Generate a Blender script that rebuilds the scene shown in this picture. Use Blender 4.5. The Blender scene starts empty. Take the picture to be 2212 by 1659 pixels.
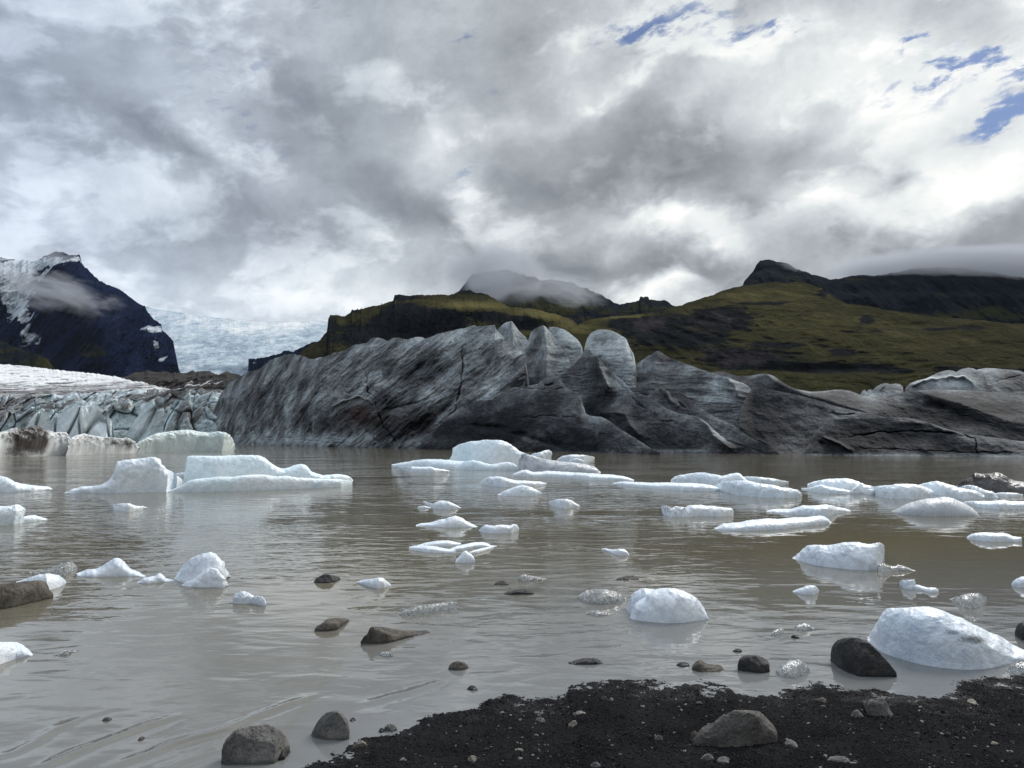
import bpy, math, random
import numpy as np
S = bpy.context.scene
R = math.radians
# ---------------------------------------------------------------- camera
F, CX, CY, H, PITCH = 1661.0, 1106.0, 829.5, 1.7, math.atan(115.5 / 1661.0)
cam = bpy.data.cameras.new('camera')
cam.sensor_width = 36.0
cam.lens = F / 2212.0 * 36.0
cam.clip_start, cam.clip_end = 0.1, 30000.0
camo = bpy.data.objects.new('camera', cam)
S.collection.objects.link(camo)
camo.location = (0, 0, H)
camo.rotation_euler = (R(90) + PITCH, 0, 0)
S.camera = camo
S.view_settings.view_transform = 'Standard'
S.view_settings.look = 'None'
S.view_settings.gamma = 1.0
S.view_settings.exposure = 0.36
S.cycles.use_denoising = True
S.cycles.max_bounces = 6
S.cycles.volume_step_rate = 1.0
S.cycles.volume_max_steps = 256
SUN_EL, SUN_AZ = 42.0, 38.0           # sun ahead, to the right, behind thin cloud

# ---------------------------------------------------------------- node helper
class NT:
    def __init__(self, tree):
        self.t = tree; self.n = tree.nodes; self.l = tree.links
    def new(self, typ, ins=None, **kw):
        nd = self.n.new(typ)
        for k, v in kw.items(): setattr(nd, k, v)
        for k, v in (ins or {}).items(): self.set(nd, k, v)
        return nd
    def set(self, nd, k, v):
        s = nd.inputs[k]
        if isinstance(v, bpy.types.NodeSocket): self.l.new(v, s)
        elif isinstance(v, bpy.types.Node): self.l.new(v.outputs[0], s)
        else: s.default_value = v
    def math(self, op, a, b=None, c=None, clamp=False):
        nd = self.n.new('ShaderNodeMath'); nd.operation = op; nd.use_clamp = clamp
        for i, v in enumerate((a, b, c)):
            if v is not None: self.set(nd, i, v)
        return nd.outputs[0]
    def vm(self, op, a, b=None, scale=None):
        nd = self.n.new('ShaderNodeVectorMath'); nd.operation = op
        self.set(nd, 0, a)
        if b is not None: self.set(nd, 1, b)
        if scale is not None: self.set(nd, 'Scale', scale)
        return nd.outputs[1] if op in ('LENGTH', 'DOT_PRODUCT') else nd.outputs[0]
    def mix(self, f, a, b, mode='MIX'):
        nd = self.n.new('ShaderNodeMix'); nd.data_type = 'RGBA'; nd.blend_type = mode
        self.set(nd, 'Factor', f)
        for i, v in ((6, a), (7, b)):
            if isinstance(v, (tuple, list)): nd.inputs[i].default_value = (*v[:3], 1)
            else: self.set(nd, i, v)
        return nd.outputs[2]
    def ramp(self, f, stops, interp='LINEAR'):
        nd = self.n.new('ShaderNodeValToRGB'); cr = nd.color_ramp; cr.interpolation = interp
        while len(cr.elements) < len(stops): cr.elements.new(0.5)
        for e, (p, c) in zip(cr.elements, stops):
            e.position = p
            e.color = (c, c, c, 1) if not isinstance(c, (tuple, list)) else (*c[:3], 1)
        self.set(nd, 0, f)
        return nd.outputs[0]
    def mr(self, v, a, b, c=0.0, d=1.0, smooth=True):
        nd = self.n.new('ShaderNodeMapRange'); nd.interpolation_type = 'SMOOTHSTEP' if smooth else 'LINEAR'
        self.set(nd, 0, v)
        for i, x in enumerate((a, b, c, d)): nd.inputs[i + 1].default_value = x
        return nd.outputs[0]
    def noise(self, vec, scale, detail=4, rough=0.5, dist=0.0, typ='FBM', lac=2.0):
        nd = self.n.new('ShaderNodeTexNoise'); nd.noise_type = typ
        self.set(nd, 'Vector', vec)
        nd.inputs['Scale'].default_value = scale; nd.inputs['Detail'].default_value = detail
        nd.inputs['Roughness'].default_value = rough; nd.inputs['Distortion'].default_value = dist
        nd.inputs['Lacunarity'].default_value = lac
        return nd
    def mapping(self, vec, loc=(0, 0, 0), rot=(0, 0, 0), scale=(1, 1, 1), typ='POINT'):
        nd = self.n.new('ShaderNodeMapping'); nd.vector_type = typ
        self.set(nd, 'Vector', vec)
        nd.inputs['Location'].default_value = loc; nd.inputs['Rotation'].default_value = rot
        nd.inputs['Scale'].default_value = scale
        return nd.outputs[0]

# ---------------------------------------------------------------- sky
def pix_dir(px, py):
    """azimuth and elevation (radians) of the direction seen at a traced point"""
    u, v = (px - CX) / F, (CY - py) / F
    x, y, z = u, math.cos(PITCH) - v * math.sin(PITCH), math.sin(PITCH) + v * math.cos(PITCH)
    return math.atan2(x, y), math.atan2(z, math.hypot(x, y))

W = bpy.data.worlds.new('World'); S.world = W
W.use_nodes = True
w = NT(W.node_tree); w.n.clear()
tc = w.new('ShaderNodeTexCoord').outputs['Generated']
sep = w.new('ShaderNodeSeparateXYZ', {0: tc})
el = w.math('ARCSINE', sep.outputs[2])
az = w.math('ARCTAN2', sep.outputs[0], sep.outputs[1])
elp = w.math('MAXIMUM', el, 0.0)
flat = w.new('ShaderNodeCombineXYZ', {0: az, 1: el, 2: 0.0}).outputs[0]
# domain warp: two scales of swirling
wn1 = w.noise(w.mapping(flat, scale=(1, 1.25, 1), loc=(3.1, 1.7, 0.4)), 4.2, 3, 0.5)
wn2 = w.noise(w.mapping(flat, scale=(1, 1.3, 1), loc=(7.7, 4.2, 2.4)), 15, 5, 0.6)
wv = w.vm('ADD', w.vm('SCALE', w.vm('SUBTRACT', wn1.outputs['Color'], (0.5, 0.5, 0.5)), scale=0.13),
          w.vm('SCALE', w.vm('SUBTRACT', wn2.outputs['Color'], (0.5, 0.5, 0.5)), scale=0.045))
wpos = w.vm('ADD', flat, w.vm('MULTIPLY', wv, (1, 1, 0)))

def blobs(pos, lst):
    tot = None
    for (px, py, rx, ry, rot, amp) in lst:
        a, e = pix_dir(px, py)
        m = w.mapping(pos, loc=(a, e, 0), rot=(0, 0, R(-rot)), scale=(rx / F * 1.5, ry / F * 1.5, 1), typ='TEXTURE')
        g = w.n.new('ShaderNodeTexGradient'); g.gradient_type = 'QUADRATIC_SPHERE'
        w.l.new(m, g.inputs[0])
        tot = w.math('MULTIPLY', g.outputs[1], amp) if tot is None else w.math('MULTIPLY_ADD', g.outputs[1], amp, tot)
    return tot
# (x, y, half width, half height, turn, amount) of the light and dark cloud masses
CLOUDS = [
 (120,130,280,190,0,-.12),(690,215,170,120,20,-.26),(640,330,120,70,30,-.10),(300,285,140,42,20,-.20),(420,352,160,36,28,-.24),
 (540,480,330,75,5,-.22),(120,520,220,70,0,-.10),(860,420,130,75,25,-.34),(985,478,120,50,35,-.32),(770,300,60,60,0,-.10),
 (1480,320,260,80,-6,-.40),(1740,285,220,80,-14,-.24),(1180,395,180,70,0,-.26),(1400,400,280,60,-5,-.26),(1130,70,60,60,0,-.14),
 (1250,560,110,52,0,-.46),(1185,535,60,50,0,-.25),(1400,588,130,52,0,-.40),(1520,600,110,60,0,-.34),(1690,560,130,90,0,-.26),
 (2010,550,330,80,0,-.26),(1640,450,110,60,0,-.28),(1060,575,70,70,0,-.38),(1960,370,60,40,-40,-.25),(1050,640,60,50,0,-.25),
 (1090,170,120,60,0,-.10),(450,100,200,80,0,-.08),(1850,470,140,40,0,-.10),(1480,150,120,40,-15,-.08),
 (560,635,480,85,0,.34),(870,640,160,60,0,.16),(1910,235,330,85,-8,.42),(2120,390,210,70,-8,.48),(1880,120,420,110,-8,.30),
 (1800,405,190,42,-8,.38),(1480,486,260,44,2,.36),(1560,540,70,40,0,.38),(1310,545,50,40,0,.20),(1440,632,150,24,-10,.50),(1330,610,40,30,0,.30),
 (960,300,60,110,30,.26),(1030,420,50,80,0,.20),(1080,255,110,45,0,.20),(1300,215,240,48,-16,.24),(2000,470,180,40,0,.22),
 (500,360,160,70,20,.14),(330,420,120,50,10,.16),(640,90,100,40,0,.10),(1240,120,70,80,0,.18),(830,510,90,40,30,.22),(60,400,120,60,0,.12),
 (1700,60,300,80,-10,.22),(1500,230,200,40,-18,.16),(2200,60,120,120,0,.20),(1350,480,120,34,0,.20)]
HOLES = [(2050,150,140,48,-12,1.1),(2150,255,60,32,-20,1.1),(1965,98,46,22,-20,1.0),(1480,50,230,55,0,.42),(1660,60,110,45,10,.5),
 (1370,80,110,45,0,.45),(760,15,200,40,0,.3),(1100,170,70,50,0,.2),(1000,70,90,60,0,.4),(2210,170,60,60,0,.7),(1020,370,60,60,0,.3),(520,180,220,70,0,.25),(560,300,180,60,10,.25)]
b = blobs(wpos, CLOUDS)
h = blobs(wpos, HOLES)
# billowing detail, drawn out along the wind and stretched towards the horizon as a flat cloud layer is
proj = w.new('ShaderNodeCombineXYZ', {0: w.math('MULTIPLY', az, 1.0), 1: w.math('MULTIPLY', el, 1.2), 2: 0.0}).outputs[0]
proj = w.vm('ADD', proj, w.vm('MULTIPLY', wv, (0.5, 0.5, 0)))
proj = w.mapping(proj, rot=(0, 0, R(-14)))
n1 = w.noise(proj, 4.2, 10, 0.60, 0.0).outputs[0]
n2 = w.noise(w.mapping(proj, loc=(5, 2, 3), scale=(1.0, 1.15, 1)), 13.0, 10, 0.66, 0.0).outputs[0]
n3 = w.noise(w.mapping(proj, loc=(9, 6, 1), scale=(.85, 1.2, 1)), 8.5, 9, 0.56, 0.0).outputs[0]
puff = w.math('MULTIPLY', w.math('SUBTRACT', w.mr(n3, .45, .585), .5), .24)
fb = w.math('ADD', w.math('ADD', puff, w.math('MULTIPLY', w.math('SUBTRACT', n1, 0.5), 0.80)), w.math('MULTIPLY', w.math('SUBTRACT', n2, 0.5), 0.46))
val = w.math('ADD', w.math('MULTIPLY_ADD', b, 1.12, 0.53), fb)
cloud = w.ramp(val, [(0.0, (.180, .198, .218)), (.20, (.245, .264, .285)), (.38, (.340, .364, .388)), (.56, (.475, .504, .525)), (.73, (.63, .657, .662)), (.95, (.80, .805, .785))])
# left side of the sky is a little bluer
cool = w.mr(az, -0.75, 0.15, 1.0, 0.0)
cloud = w.mix(w.math('MULTIPLY', cool, 0.95), cloud, (0.91, 0.99, 1.14), 'MULTIPLY')
n4 = w.noise(w.mapping(proj, loc=(2, 8, 5), scale=(1.0, 2.2, 1)), 26.0, 8, 0.62, 0.0).outputs[0]
hv = w.math('ADD', w.math('MULTIPLY', w.math('SUBTRACT', n4, .53), 5.0), w.math('ADD', h, w.math('MULTIPLY', fb, 1.4)))
hole = w.mr(w.math('SUBTRACT', hv, 0.05), 0.0, 0.85)
hole = w.math('MULTIPLY', hole, w.math('MULTIPLY', h, 2.2, clamp=True))
sky = w.new('ShaderNodeTexSky', sky_type='NISHITA', sun_disc=False, sun_elevation=R(SUN_EL), sun_rotation=R(SUN_AZ), air_density=1.0, dust_density=0.6, ozone_density=2.0)
up = w.mr(el, 0.55, 1.2, 1.0, 1.0)
cloud10 = w.vm('SCALE', cloud, scale=10.0)
blue = w.vm('MULTIPLY', sky.outputs[0], (.27, .35, .50))
bgcol = w.mix(w.math('MULTIPLY', hole, 0.92), cloud10, blue)
low = w.mr(el, -0.06, -0.01, 0.0, 1.0)
bgcol = w.mix(low, (0.6, 0.55, 0.5), bgcol)
# unseen sky, shaped for the light: dimmed behind the viewer, boosted overhead
dim = w.math('MULTIPLY', w.mr(sep.outputs[1], -0.55, 0.35, 0.80, 1.0), w.mr(el, 0.55, 1.1, 1.0, 1.9))
bgcol = w.vm('SCALE', bgcol, scale=dim)
bg = w.new('ShaderNodeBackground', {'Color': bgcol, 'Strength': 0.1})
w.new('ShaderNodeOutputWorld', {0: bg})
W.cycles.sampling_method = 'MANUAL'; W.cycles.sample_map_resolution = 1024

# ---------------------------------------------------------------- sun
sl = bpy.data.lights.new('sun', 'SUN'); sl.energy = 2.3; sl.angle = R(22); sl.color = (1, .97, .93)
so = bpy.data.objects.new('sun', sl); S.collection.objects.link(so)
so.rotation_euler = (R(90 - SUN_EL), 0, R(180 - SUN_AZ))

# ---------------------------------------------------------------- numpy noise
_rng = np.random.default_rng(7)
_P = np.concatenate([_rng.permutation(256)] * 3).astype(np.int64)
_G = _rng.normal(size=(256, 3)); _G /= np.linalg.norm(_G, axis=1)[:, None]
def perlin(x, y, z):
    x, y, z = np.broadcast_arrays(np.asarray(x, float), np.asarray(y, float), np.asarray(z, float))
    xi, yi, zi = np.floor(x), np.floor(y), np.floor(z)
    xf, yf, zf = x - xi, y - yi, z - zi
    xi, yi, zi = xi.astype(np.int64) & 255, yi.astype(np.int64) & 255, zi.astype(np.int64) & 255
    fu, fv, fw = (t * t * t * (t * (t * 6 - 15) + 10) for t in (xf, yf, zf))
    def g(a, b_, c):
        k = _P[_P[_P[(xi + a) & 255] + ((yi + b_) & 255)] + ((zi + c) & 255)] & 255
        gv = _G[k]
        return gv[..., 0] * (xf - a) + gv[..., 1] * (yf - b_) + gv[..., 2] * (zf - c)
    l = lambda a, b_, t: a + (b_ - a) * t
    return 1.6 * l(l(l(g(0,0,0), g(1,0,0), fu), l(g(0,1,0), g(1,1,0), fu), fv), l(l(g(0,0,1), g(1,0,1), fu), l(g(0,1,1), g(1,1,1), fu), fv), fw)
def fbm(x, y, z, o=4, gain=.5, ridge=False):
    s, a, t = 0, 1.0, 0
    for i in range(o):
        n = perlin(x * 2**i + 13.7 * i, y * 2**i + 5.1 * i, z * 2**i + 9.3 * i)
        if ridge: n = 1 - 2 * np.abs(n)
        s = s + a * n; t += a; a *= gain
    return s / t
def worley(x, y, seed=0):
    xi, yi = np.floor(x).astype(np.int64), np.floor(y).astype(np.int64)
    d1 = np.full(x.shape, 9.0); d2 = d1.copy(); ident = np.zeros(x.shape, np.int64); cx = x * 0; cy = x * 0
    for a in (-1, 0, 1):
        for b_ in (-1, 0, 1):
            k = _P[_P[(xi + a + seed) & 255] + ((yi + b_) & 255)]
            px, py = xi + a + _P[k] / 255.0, yi + b_ + _P[(k + 91) & 255] / 255.0
            d = np.hypot(px - x, py - y)
            m = d < d1
            d2 = np.where(m, d1, np.minimum(d2, d)); cx = np.where(m, px, cx); cy = np.where(m, py, cy)
            ident = np.where(m, k, ident); d1 = np.where(m, d, d1)
    return d1, d2, ident, x - cx, y - cy

# ---------------------------------------------------------------- projection of traced points
CP, SP = math.cos(PITCH), math.sin(PITCH)
def tanel(py): v = (CY - py) / F; return (SP + v * CP) / (CP - v * SP)
def xper(px, py): v = (CY - py) / F; return (px - CX) / F / (CP - v * SP)
def dwater(py, zb=0.0): return (zb - H) / np.minimum(tanel(np.asarray(py, float)), -1e-4)
def ip(pts, x):
    xs, ys = [], []
    for p, q in pts:                       # keep the points that go forward
        if not xs or p > xs[-1] + 1e-6: xs.append(float(p)); ys.append(float(q))
    return np.interp(x, xs, ys)
def sm(a, n):
    if n < 1: return a
    k = np.hanning(2 * n + 3); k /= k.sum()
    return np.convolve(np.pad(a, n + 1, mode='edge'), k, 'valid')
# traced in enlarged views of 1/3 scale: origins of those views
def V(ox, oy, pts): return [(ox + x / 3.0, oy + y / 3.0) for x, y in pts]
vA = lambda p: V(0, 493.7, p)
vB = lambda p: V(737.3, 493.7, p)
vC = lambda p: V(1474.7, 493.7, p)
wA = lambda p: V(0, 932.6, p)
wB = lambda p: V(737.3, 932.6, p)
wC = lambda p: V(1474.7, 932.6, p)
sA = lambda p: V(0, 1371.5, p)
sB = lambda p: V(737.3, 1371.5, p)
sC = lambda p: V(1474.7, 1316.7, p)
def Z(ox, oy, k, pts): return [(ox + x * k, oy + y * k) for x, y in pts]
z1 = lambda p: Z(438.9, 685.8, .2232, p)
z2 = lambda p: Z(932.6, 658.3, .248, p)
z3 = lambda p: Z(1426.4, 740.6, .3552, p)
z4 = lambda p: Z(0, 740.6, .248, p)

# ---------------------------------------------------------------- mesh building
def make_obj(name, parts, mats, origin=None, parent=None, smooth=True, coll=None):
    """parts: list of (V (k,3), Q (m,4), attrs dict, material index) joined into ONE mesh"""
    vs, qs, mi, off, at = [], [], [], 0, {}
    for (v, q, a, m) in parts:
        vs.append(v); qs.append(q + off); mi.append(np.full(len(q), m, np.int32)); off += len(v)
        for k in a: at.setdefault(k, [])
    for (v, q, a, m) in parts:
        for k in at: at[k].append(np.broadcast_to(a.get(k, 0.0), (len(v),)))
    v = np.concatenate(vs).astype(np.float32); q = np.concatenate(qs).astype(np.int32); mi = np.concatenate(mi)
    org = np.zeros(3) if origin is None else np.asarray(origin, float)
    me = bpy.data.meshes.new(name)
    n, m = len(v), len(q); k = q.shape[1]
    me.vertices.add(n); me.vertices.foreach_set('co', (v - org.astype(np.float32)).ravel())
    me.loops.add(m * k); me.loops.foreach_set('vertex_index', q.ravel())
    me.polygons.add(m)
    me.polygons.foreach_set('loop_start', np.arange(0, m * k, k, dtype=np.int32))
    me.polygons.foreach_set('loop_total', np.full(m, k, np.int32))
    me.polygons.foreach_set('material_index', mi)
    me.polygons.foreach_set('use_smooth', np.full(m, smooth, bool))
    for kk, lst in at.items():
        arr = me.attributes.new(kk, 'FLOAT', 'POINT'); arr.data.foreach_set('value', np.concatenate(lst).astype(np.float32))
    me.update(calc_edges=True); me.validate()
    for mt in (mats if isinstance(mats, (list, tuple)) else [mats]): me.materials.append(mt)
    o = bpy.data.objects.new(name, me); S.collection.objects.link(o)
    o.location = org
    if parent is not None: o.parent = parent
    return o
def gridq(nr, nc, flip=False):
    i = np.arange(nr * nc).reshape(nr, nc)
    q = np.stack([i[:-1, :-1], i[:-1, 1:], i[1:, 1:], i[1:, :-1]], -1).reshape(-1, 4)
    return q[:, ::-1] if flip else q
def tag(o, label=None, cat=None, group=None, kind=None):
    if label: o['label'] = label
    if cat: o['category'] = cat
    if group: o['group'] = group
    if kind: o['kind'] = kind
    return o
def empty(name, loc):
    o = bpy.data.objects.new(name, None); S.collection.objects.link(o); o.location = loc
    o.empty_display_size = 0.2
    return o
# ---------------------------------------------------------------- materials
def mat(name):
    m = bpy.data.materials.new(name); m.use_nodes = True
    t = NT(m.node_tree); t.n.clear()
    p = t.n.new('ShaderNodeBsdfPrincipled'); o = t.n.new('ShaderNodeOutputMaterial')
    t.l.new(p.outputs[0], o.inputs[0])
    t.oc = t.n.new('ShaderNodeTexCoord').outputs['Object']
    t.p = p; t.o = o
    return m, t
def attr(t, name):
    nd = t.n.new('ShaderNodeAttribute'); nd.attribute_name = name; return nd.outputs['Fac']
def bump(t, height, strength, dist, normal=None):
    nd = t.n.new('ShaderNodeBump'); nd.inputs['Strength'].default_value = strength; nd.inputs['Distance'].default_value = dist
    t.set(nd, 'Height', height)
    if normal is not None: t.set(nd, 'Normal', normal)
    return nd.outputs[0]

def ash_ice(name, turn, stretch=(.22, .5, 1.0), sc=.42, stw=1.15, crw=.6):
    m, t = mat(name)
    mp = t.mapping(t.mapping(t.oc, rot=(0, R(turn), 0)), scale=stretch)
    wob = t.noise(t.oc, .16, 3).outputs['Color']
    mp2 = t.vm('ADD', mp, t.vm('SCALE', t.vm('SUBTRACT', wob, (.5, .5, .5)), scale=3.4))
    st = t.noise(mp2, sc, 9, .66).outputs[0]
    pat = t.noise(t.oc, .12, 5, .55).outputs[0]
    fine = t.noise(t.oc, 3.5, 5, .7).outputs[0]
    v = t.math('ADD', t.math('MULTIPLY', t.math('SUBTRACT', st, .5), stw), t.math('MULTIPLY', t.math('SUBTRACT', pat, .5), 1.3))
    v = t.math('ADD', v, t.math('MULTIPLY', t.math('SUBTRACT', fine, .5), .45))
    v = t.math('SUBTRACT', t.math('ADD', v, .66), t.math('MULTIPLY', attr(t, 'ash'), .62))
    col = t.ramp(v, [(0, (.016, .017, .019)), (.22, (.045, .046, .049)), (.44, (.135, .138, .141)), (.66, (.31, .335, .34)), (.9, (.60, .645, .65))])
    red = t.math('MULTIPLY', attr(t, 'red'), t.mr(t.math('ADD', pat, t.math('SUBTRACT', fine, .5)), .35, .6))
    col = t.mix(red, col, (.042, .025, .022))
    cl = t.math('MULTIPLY', attr(t, 'clean'), t.mr(t.math('ADD', st, t.math('MULTIPLY', fine, .4)), .48, .85))
    col = t.mix(cl, col, (.50, .55, .56))
    rg = t.noise(t.vm('ADD', t.mapping(t.mapping(t.oc, rot=(0, R(turn + 8), 0)), scale=(.42, .5, 1.0)), t.vm('SCALE', t.vm('SUBTRACT', wob, (.5, .5, .5)), scale=5.0)), .35, 6, .6, .5, typ='RIDGED_MULTIFRACTAL').outputs[0]
    gr2 = t.noise(t.oc, 1.7, 5, .75).outputs[0]
    crk = t.math('MULTIPLY', t.mr(rg, .62, 1.15), t.mr(gr2, .35, .6))
    col = t.mix(t.math('MULTIPLY', crk, crw), col, (.016, .016, .018))
    col = t.mix(t.mr(gr2, .34, .62, .55, 0), col, t.vm('SCALE', col, scale=.42))
    t.set(t.p, 'Base Color', col); t.p.inputs['Roughness'].default_value = .7
    t.p.inputs['Specular IOR Level'].default_value = .3; t.p.inputs['IOR'].default_value = 1.2
    t.set(t.p, 'Normal', bump(t, t.math('ADD', t.math('SUBTRACT', t.math('MULTIPLY', st, .8), t.math('MULTIPLY', crk, .5)), t.math('MULTIPLY', gr2, .6)), .6, .6))
    return m
M_ASH = ash_ice('ash_streaked_ice', 36)
M_ASHF = ash_ice('ash_layered_ice', -4, (.42, .6, 1.0), .5, .85, .45)

def white_ice_field(name):
    m, t = mat(name)
    st = t.noise(t.mapping(t.oc, scale=(.55, .16, .5)), .17, 8, .68, .6).outputs[0]
    fine = t.noise(t.mapping(t.oc, scale=(1, .5, 1)), .7, 5, .7).outputs[0]
    v = t.math('SUBTRACT', t.math('ADD', t.math('MULTIPLY_ADD', st, 1.7, -.30), t.math('MULTIPLY', t.math('SUBTRACT', fine, .5), 1.0)), t.math('MULTIPLY', attr(t, 'ash'), .25))
    col = t.ramp(v, [(.22, (.12, .115, .115)), (.38, (.36, .36, .36)), (.50, (.74, .76, .76)), (.62, (.86, .88, .88))])
    t.set(t.p, 'Base Color', col); t.p.inputs['Roughness'].default_value = .7
    t.set(t.p, 'Normal', bump(t, v, .8, 2.0))
    return m
M_TONGUE = white_ice_field('dirty_white_glacier_ice')

def serac_ice(name):
    m, t = mat(name)
    w1 = t.noise(t.oc, .09, 3).outputs['Color']
    mp = t.vm('ADD', t.mapping(t.mapping(t.oc, rot=(0, R(38), 0)), scale=(.13, .5, .9)), t.vm('SCALE', t.vm('SUBTRACT', w1, (.5, .5, .5)), scale=2.5))
    st = t.noise(mp, .55, 8, .64).outputs[0]
    big = t.noise(t.oc, .07, 4, .55).outputs[0]
    fine = t.noise(t.oc, 1.6, 5, .7).outputs[0]
    v = t.math('ADD', st, t.math('MULTIPLY', t.math('SUBTRACT', big, .5), .8))
    v = t.math('ADD', v, t.math('MULTIPLY', t.math('SUBTRACT', fine, .5), .3))
    v = t.math('SUBTRACT', v, t.math('MULTIPLY', attr(t, 'ash'), .3))
    col = t.ramp(v, [(.2, (.07, .066, .064)), (.36, (.24, .24, .24)), (.47, (.48, .54, .555)), (.6, (.64, .74, .77)), (.75, (.82, .88, .90))])
    t.set(t.p, 'Base Color', col); t.p.inputs['Roughness'].default_value = .5; t.p.inputs['IOR'].default_value = 1.2
    t.set(t.p, 'Normal', bump(t, t.math('ADD', st, t.math('MULTIPLY', fine, .3)), .7, .9))
    return m
M_SERAC = serac_ice('blue_grey_serac_ice')

def icefall(name):
    m, t = mat(name)
    a = t.noise(t.mapping(t.oc, scale=(1, .4, 1.6)), .012, 9, .66, .8).outputs[0]
    b_ = t.noise(t.mapping(t.oc, rot=(0, R(-20), 0), scale=(.5, .4, 1.5)), .03, 6, .7, 1.2).outputs[0]
    v = t.math('ADD', a, t.math('MULTIPLY', t.math('SUBTRACT', b_, .5), .9))
    v = t.math('SUBTRACT', v, t.math('MULTIPLY', attr(t, 'ash'), .3))
    col = t.ramp(v, [(.15, (.13, .18, .225)), (.36, (.27, .35, .42)), (.5, (.42, .50, .56)), (.66, (.62, .67, .70)), (.85, (.82, .82, .81))])
    t.set(t.p, 'Base Color', col); t.p.inputs['Roughness'].default_value = .7
    t.set(t.p, 'Normal', bump(t, v, .6, 9.0))
    return m
M_FALL = icefall('crevassed_icefall')

def hill(name, sc, rock, grass, moss_and_sun, scree, bumpd):
    m, t = mat(name)
    big = t.noise(t.mapping(t.oc, scale=(1, .6, 1.6)), .010 * sc, 7, .62).outputs[0]
    med = t.noise(t.mapping(t.oc, scale=(.8, .5, 1.5)), .045 * sc, 7, .66, .5).outputs[0]
    fine = t.noise(t.oc, .22 * sc, 4, .65).outputs[0]
    gul = t.noise(t.mapping(t.oc, scale=(1.0, .3, .22)), .06 * sc, 5, .62, .4).outputs[0]
    nz = t.math('ADD', t.math('MULTIPLY', t.math('SUBTRACT', big, .5), 1.1), t.math('MULTIPLY', t.math('SUBTRACT', med, .5), 1.0))
    g = t.mr(t.math('ADD', attr(t, 'grass'), nz), .34, .62)
    gc = t.mix(t.mr(t.math('ADD', t.math('ADD', t.math('MULTIPLY', attr(t, 'moss_and_sun'), .8), t.math('MULTIPLY', t.math('SUBTRACT', med, .5), 1.1)), t.math('MULTIPLY', t.math('SUBTRACT', fine, .5), .5)), .05, .95), grass, moss_and_sun)
    rc = t.mix(t.mr(t.math('ADD', attr(t, 'scree'), t.math('MULTIPLY', t.math('SUBTRACT', gul, .5), 1.2)), .4, .75), rock, scree)
    rc = t.mix(t.mr(t.math('ADD', gul, t.math('SUBTRACT', fine, .5)), .35, .75), rc, t.vm('SCALE', rc, scale=1.7))
    col = t.mix(g, rc, gc)
    sn = t.mr(t.math('ADD', attr(t, 'snow'), t.math('ADD', t.math('MULTIPLY', t.math('SUBTRACT', med, .5), 2.2), t.math('MULTIPLY', t.math('SUBTRACT', gul, .5), 2.2))), .45, .62)
    sn = t.math('MULTIPLY', sn, t.mr(attr(t, 'snow'), .04, .22))
    col = t.mix(sn, col, (.60, .66, .72))
    t.set(t.p, 'Base Color', col); t.p.inputs['Roughness'].default_value = .95
    t.p.inputs['Specular IOR Level'].default_value = .15; t.p.inputs['IOR'].default_value = 1.06
    t.set(t.p, 'Normal', bump(t, t.math('ADD', t.math('ADD', med, t.math('MULTIPLY', gul, .8)), t.math('MULTIPLY', fine, .4)), .9, bumpd))
    return m
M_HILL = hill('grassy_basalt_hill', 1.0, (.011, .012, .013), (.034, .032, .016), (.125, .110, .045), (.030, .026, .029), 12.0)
M_FAR = hill('far_basalt_mountain', .5, (.008, .0125, .034), (.022, .025, .016), (.06, .056, .022), (.019, .021, .038), 25.0)  # blue in rock and scree paints distance haze into the colour
M_BACK = hill('dark_basalt_slope', .8, (.009, .011, .016), (.025, .026, .010), (.07, .066, .022), (.02, .019, .022), 18.0)  # darker tones than the front hills

def moraine_mat():
    m, t = mat('moraine_rubble')
    n = t.noise(t.oc, .10, 7, .7).outputs[0]; f = t.noise(t.oc, .5, 5, .7).outputs[0]
    st = t.noise(t.mapping(t.mapping(t.oc, rot=(0, R(40), 0)), scale=(.3, .4, 1.2)), .22, 6, .65).outputs[0]
    col = t.mix(n, (.012, .010, .009), (.055, .043, .036))
    wt = t.mr(t.math('ADD', attr(t, 'snow'), t.math('MULTIPLY', t.math('SUBTRACT', st, .5), 3.0)), .52, .68)
    col = t.mix(wt, col, (.74, .76, .77))
    t.set(t.p, 'Base Color', col); t.p.inputs['Roughness'].default_value = .9
    t.set(t.p, 'Normal', bump(t, t.math('ADD', n, f), 1.0, 3.0))
    return m
M_MORAINE = moraine_mat()

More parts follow.
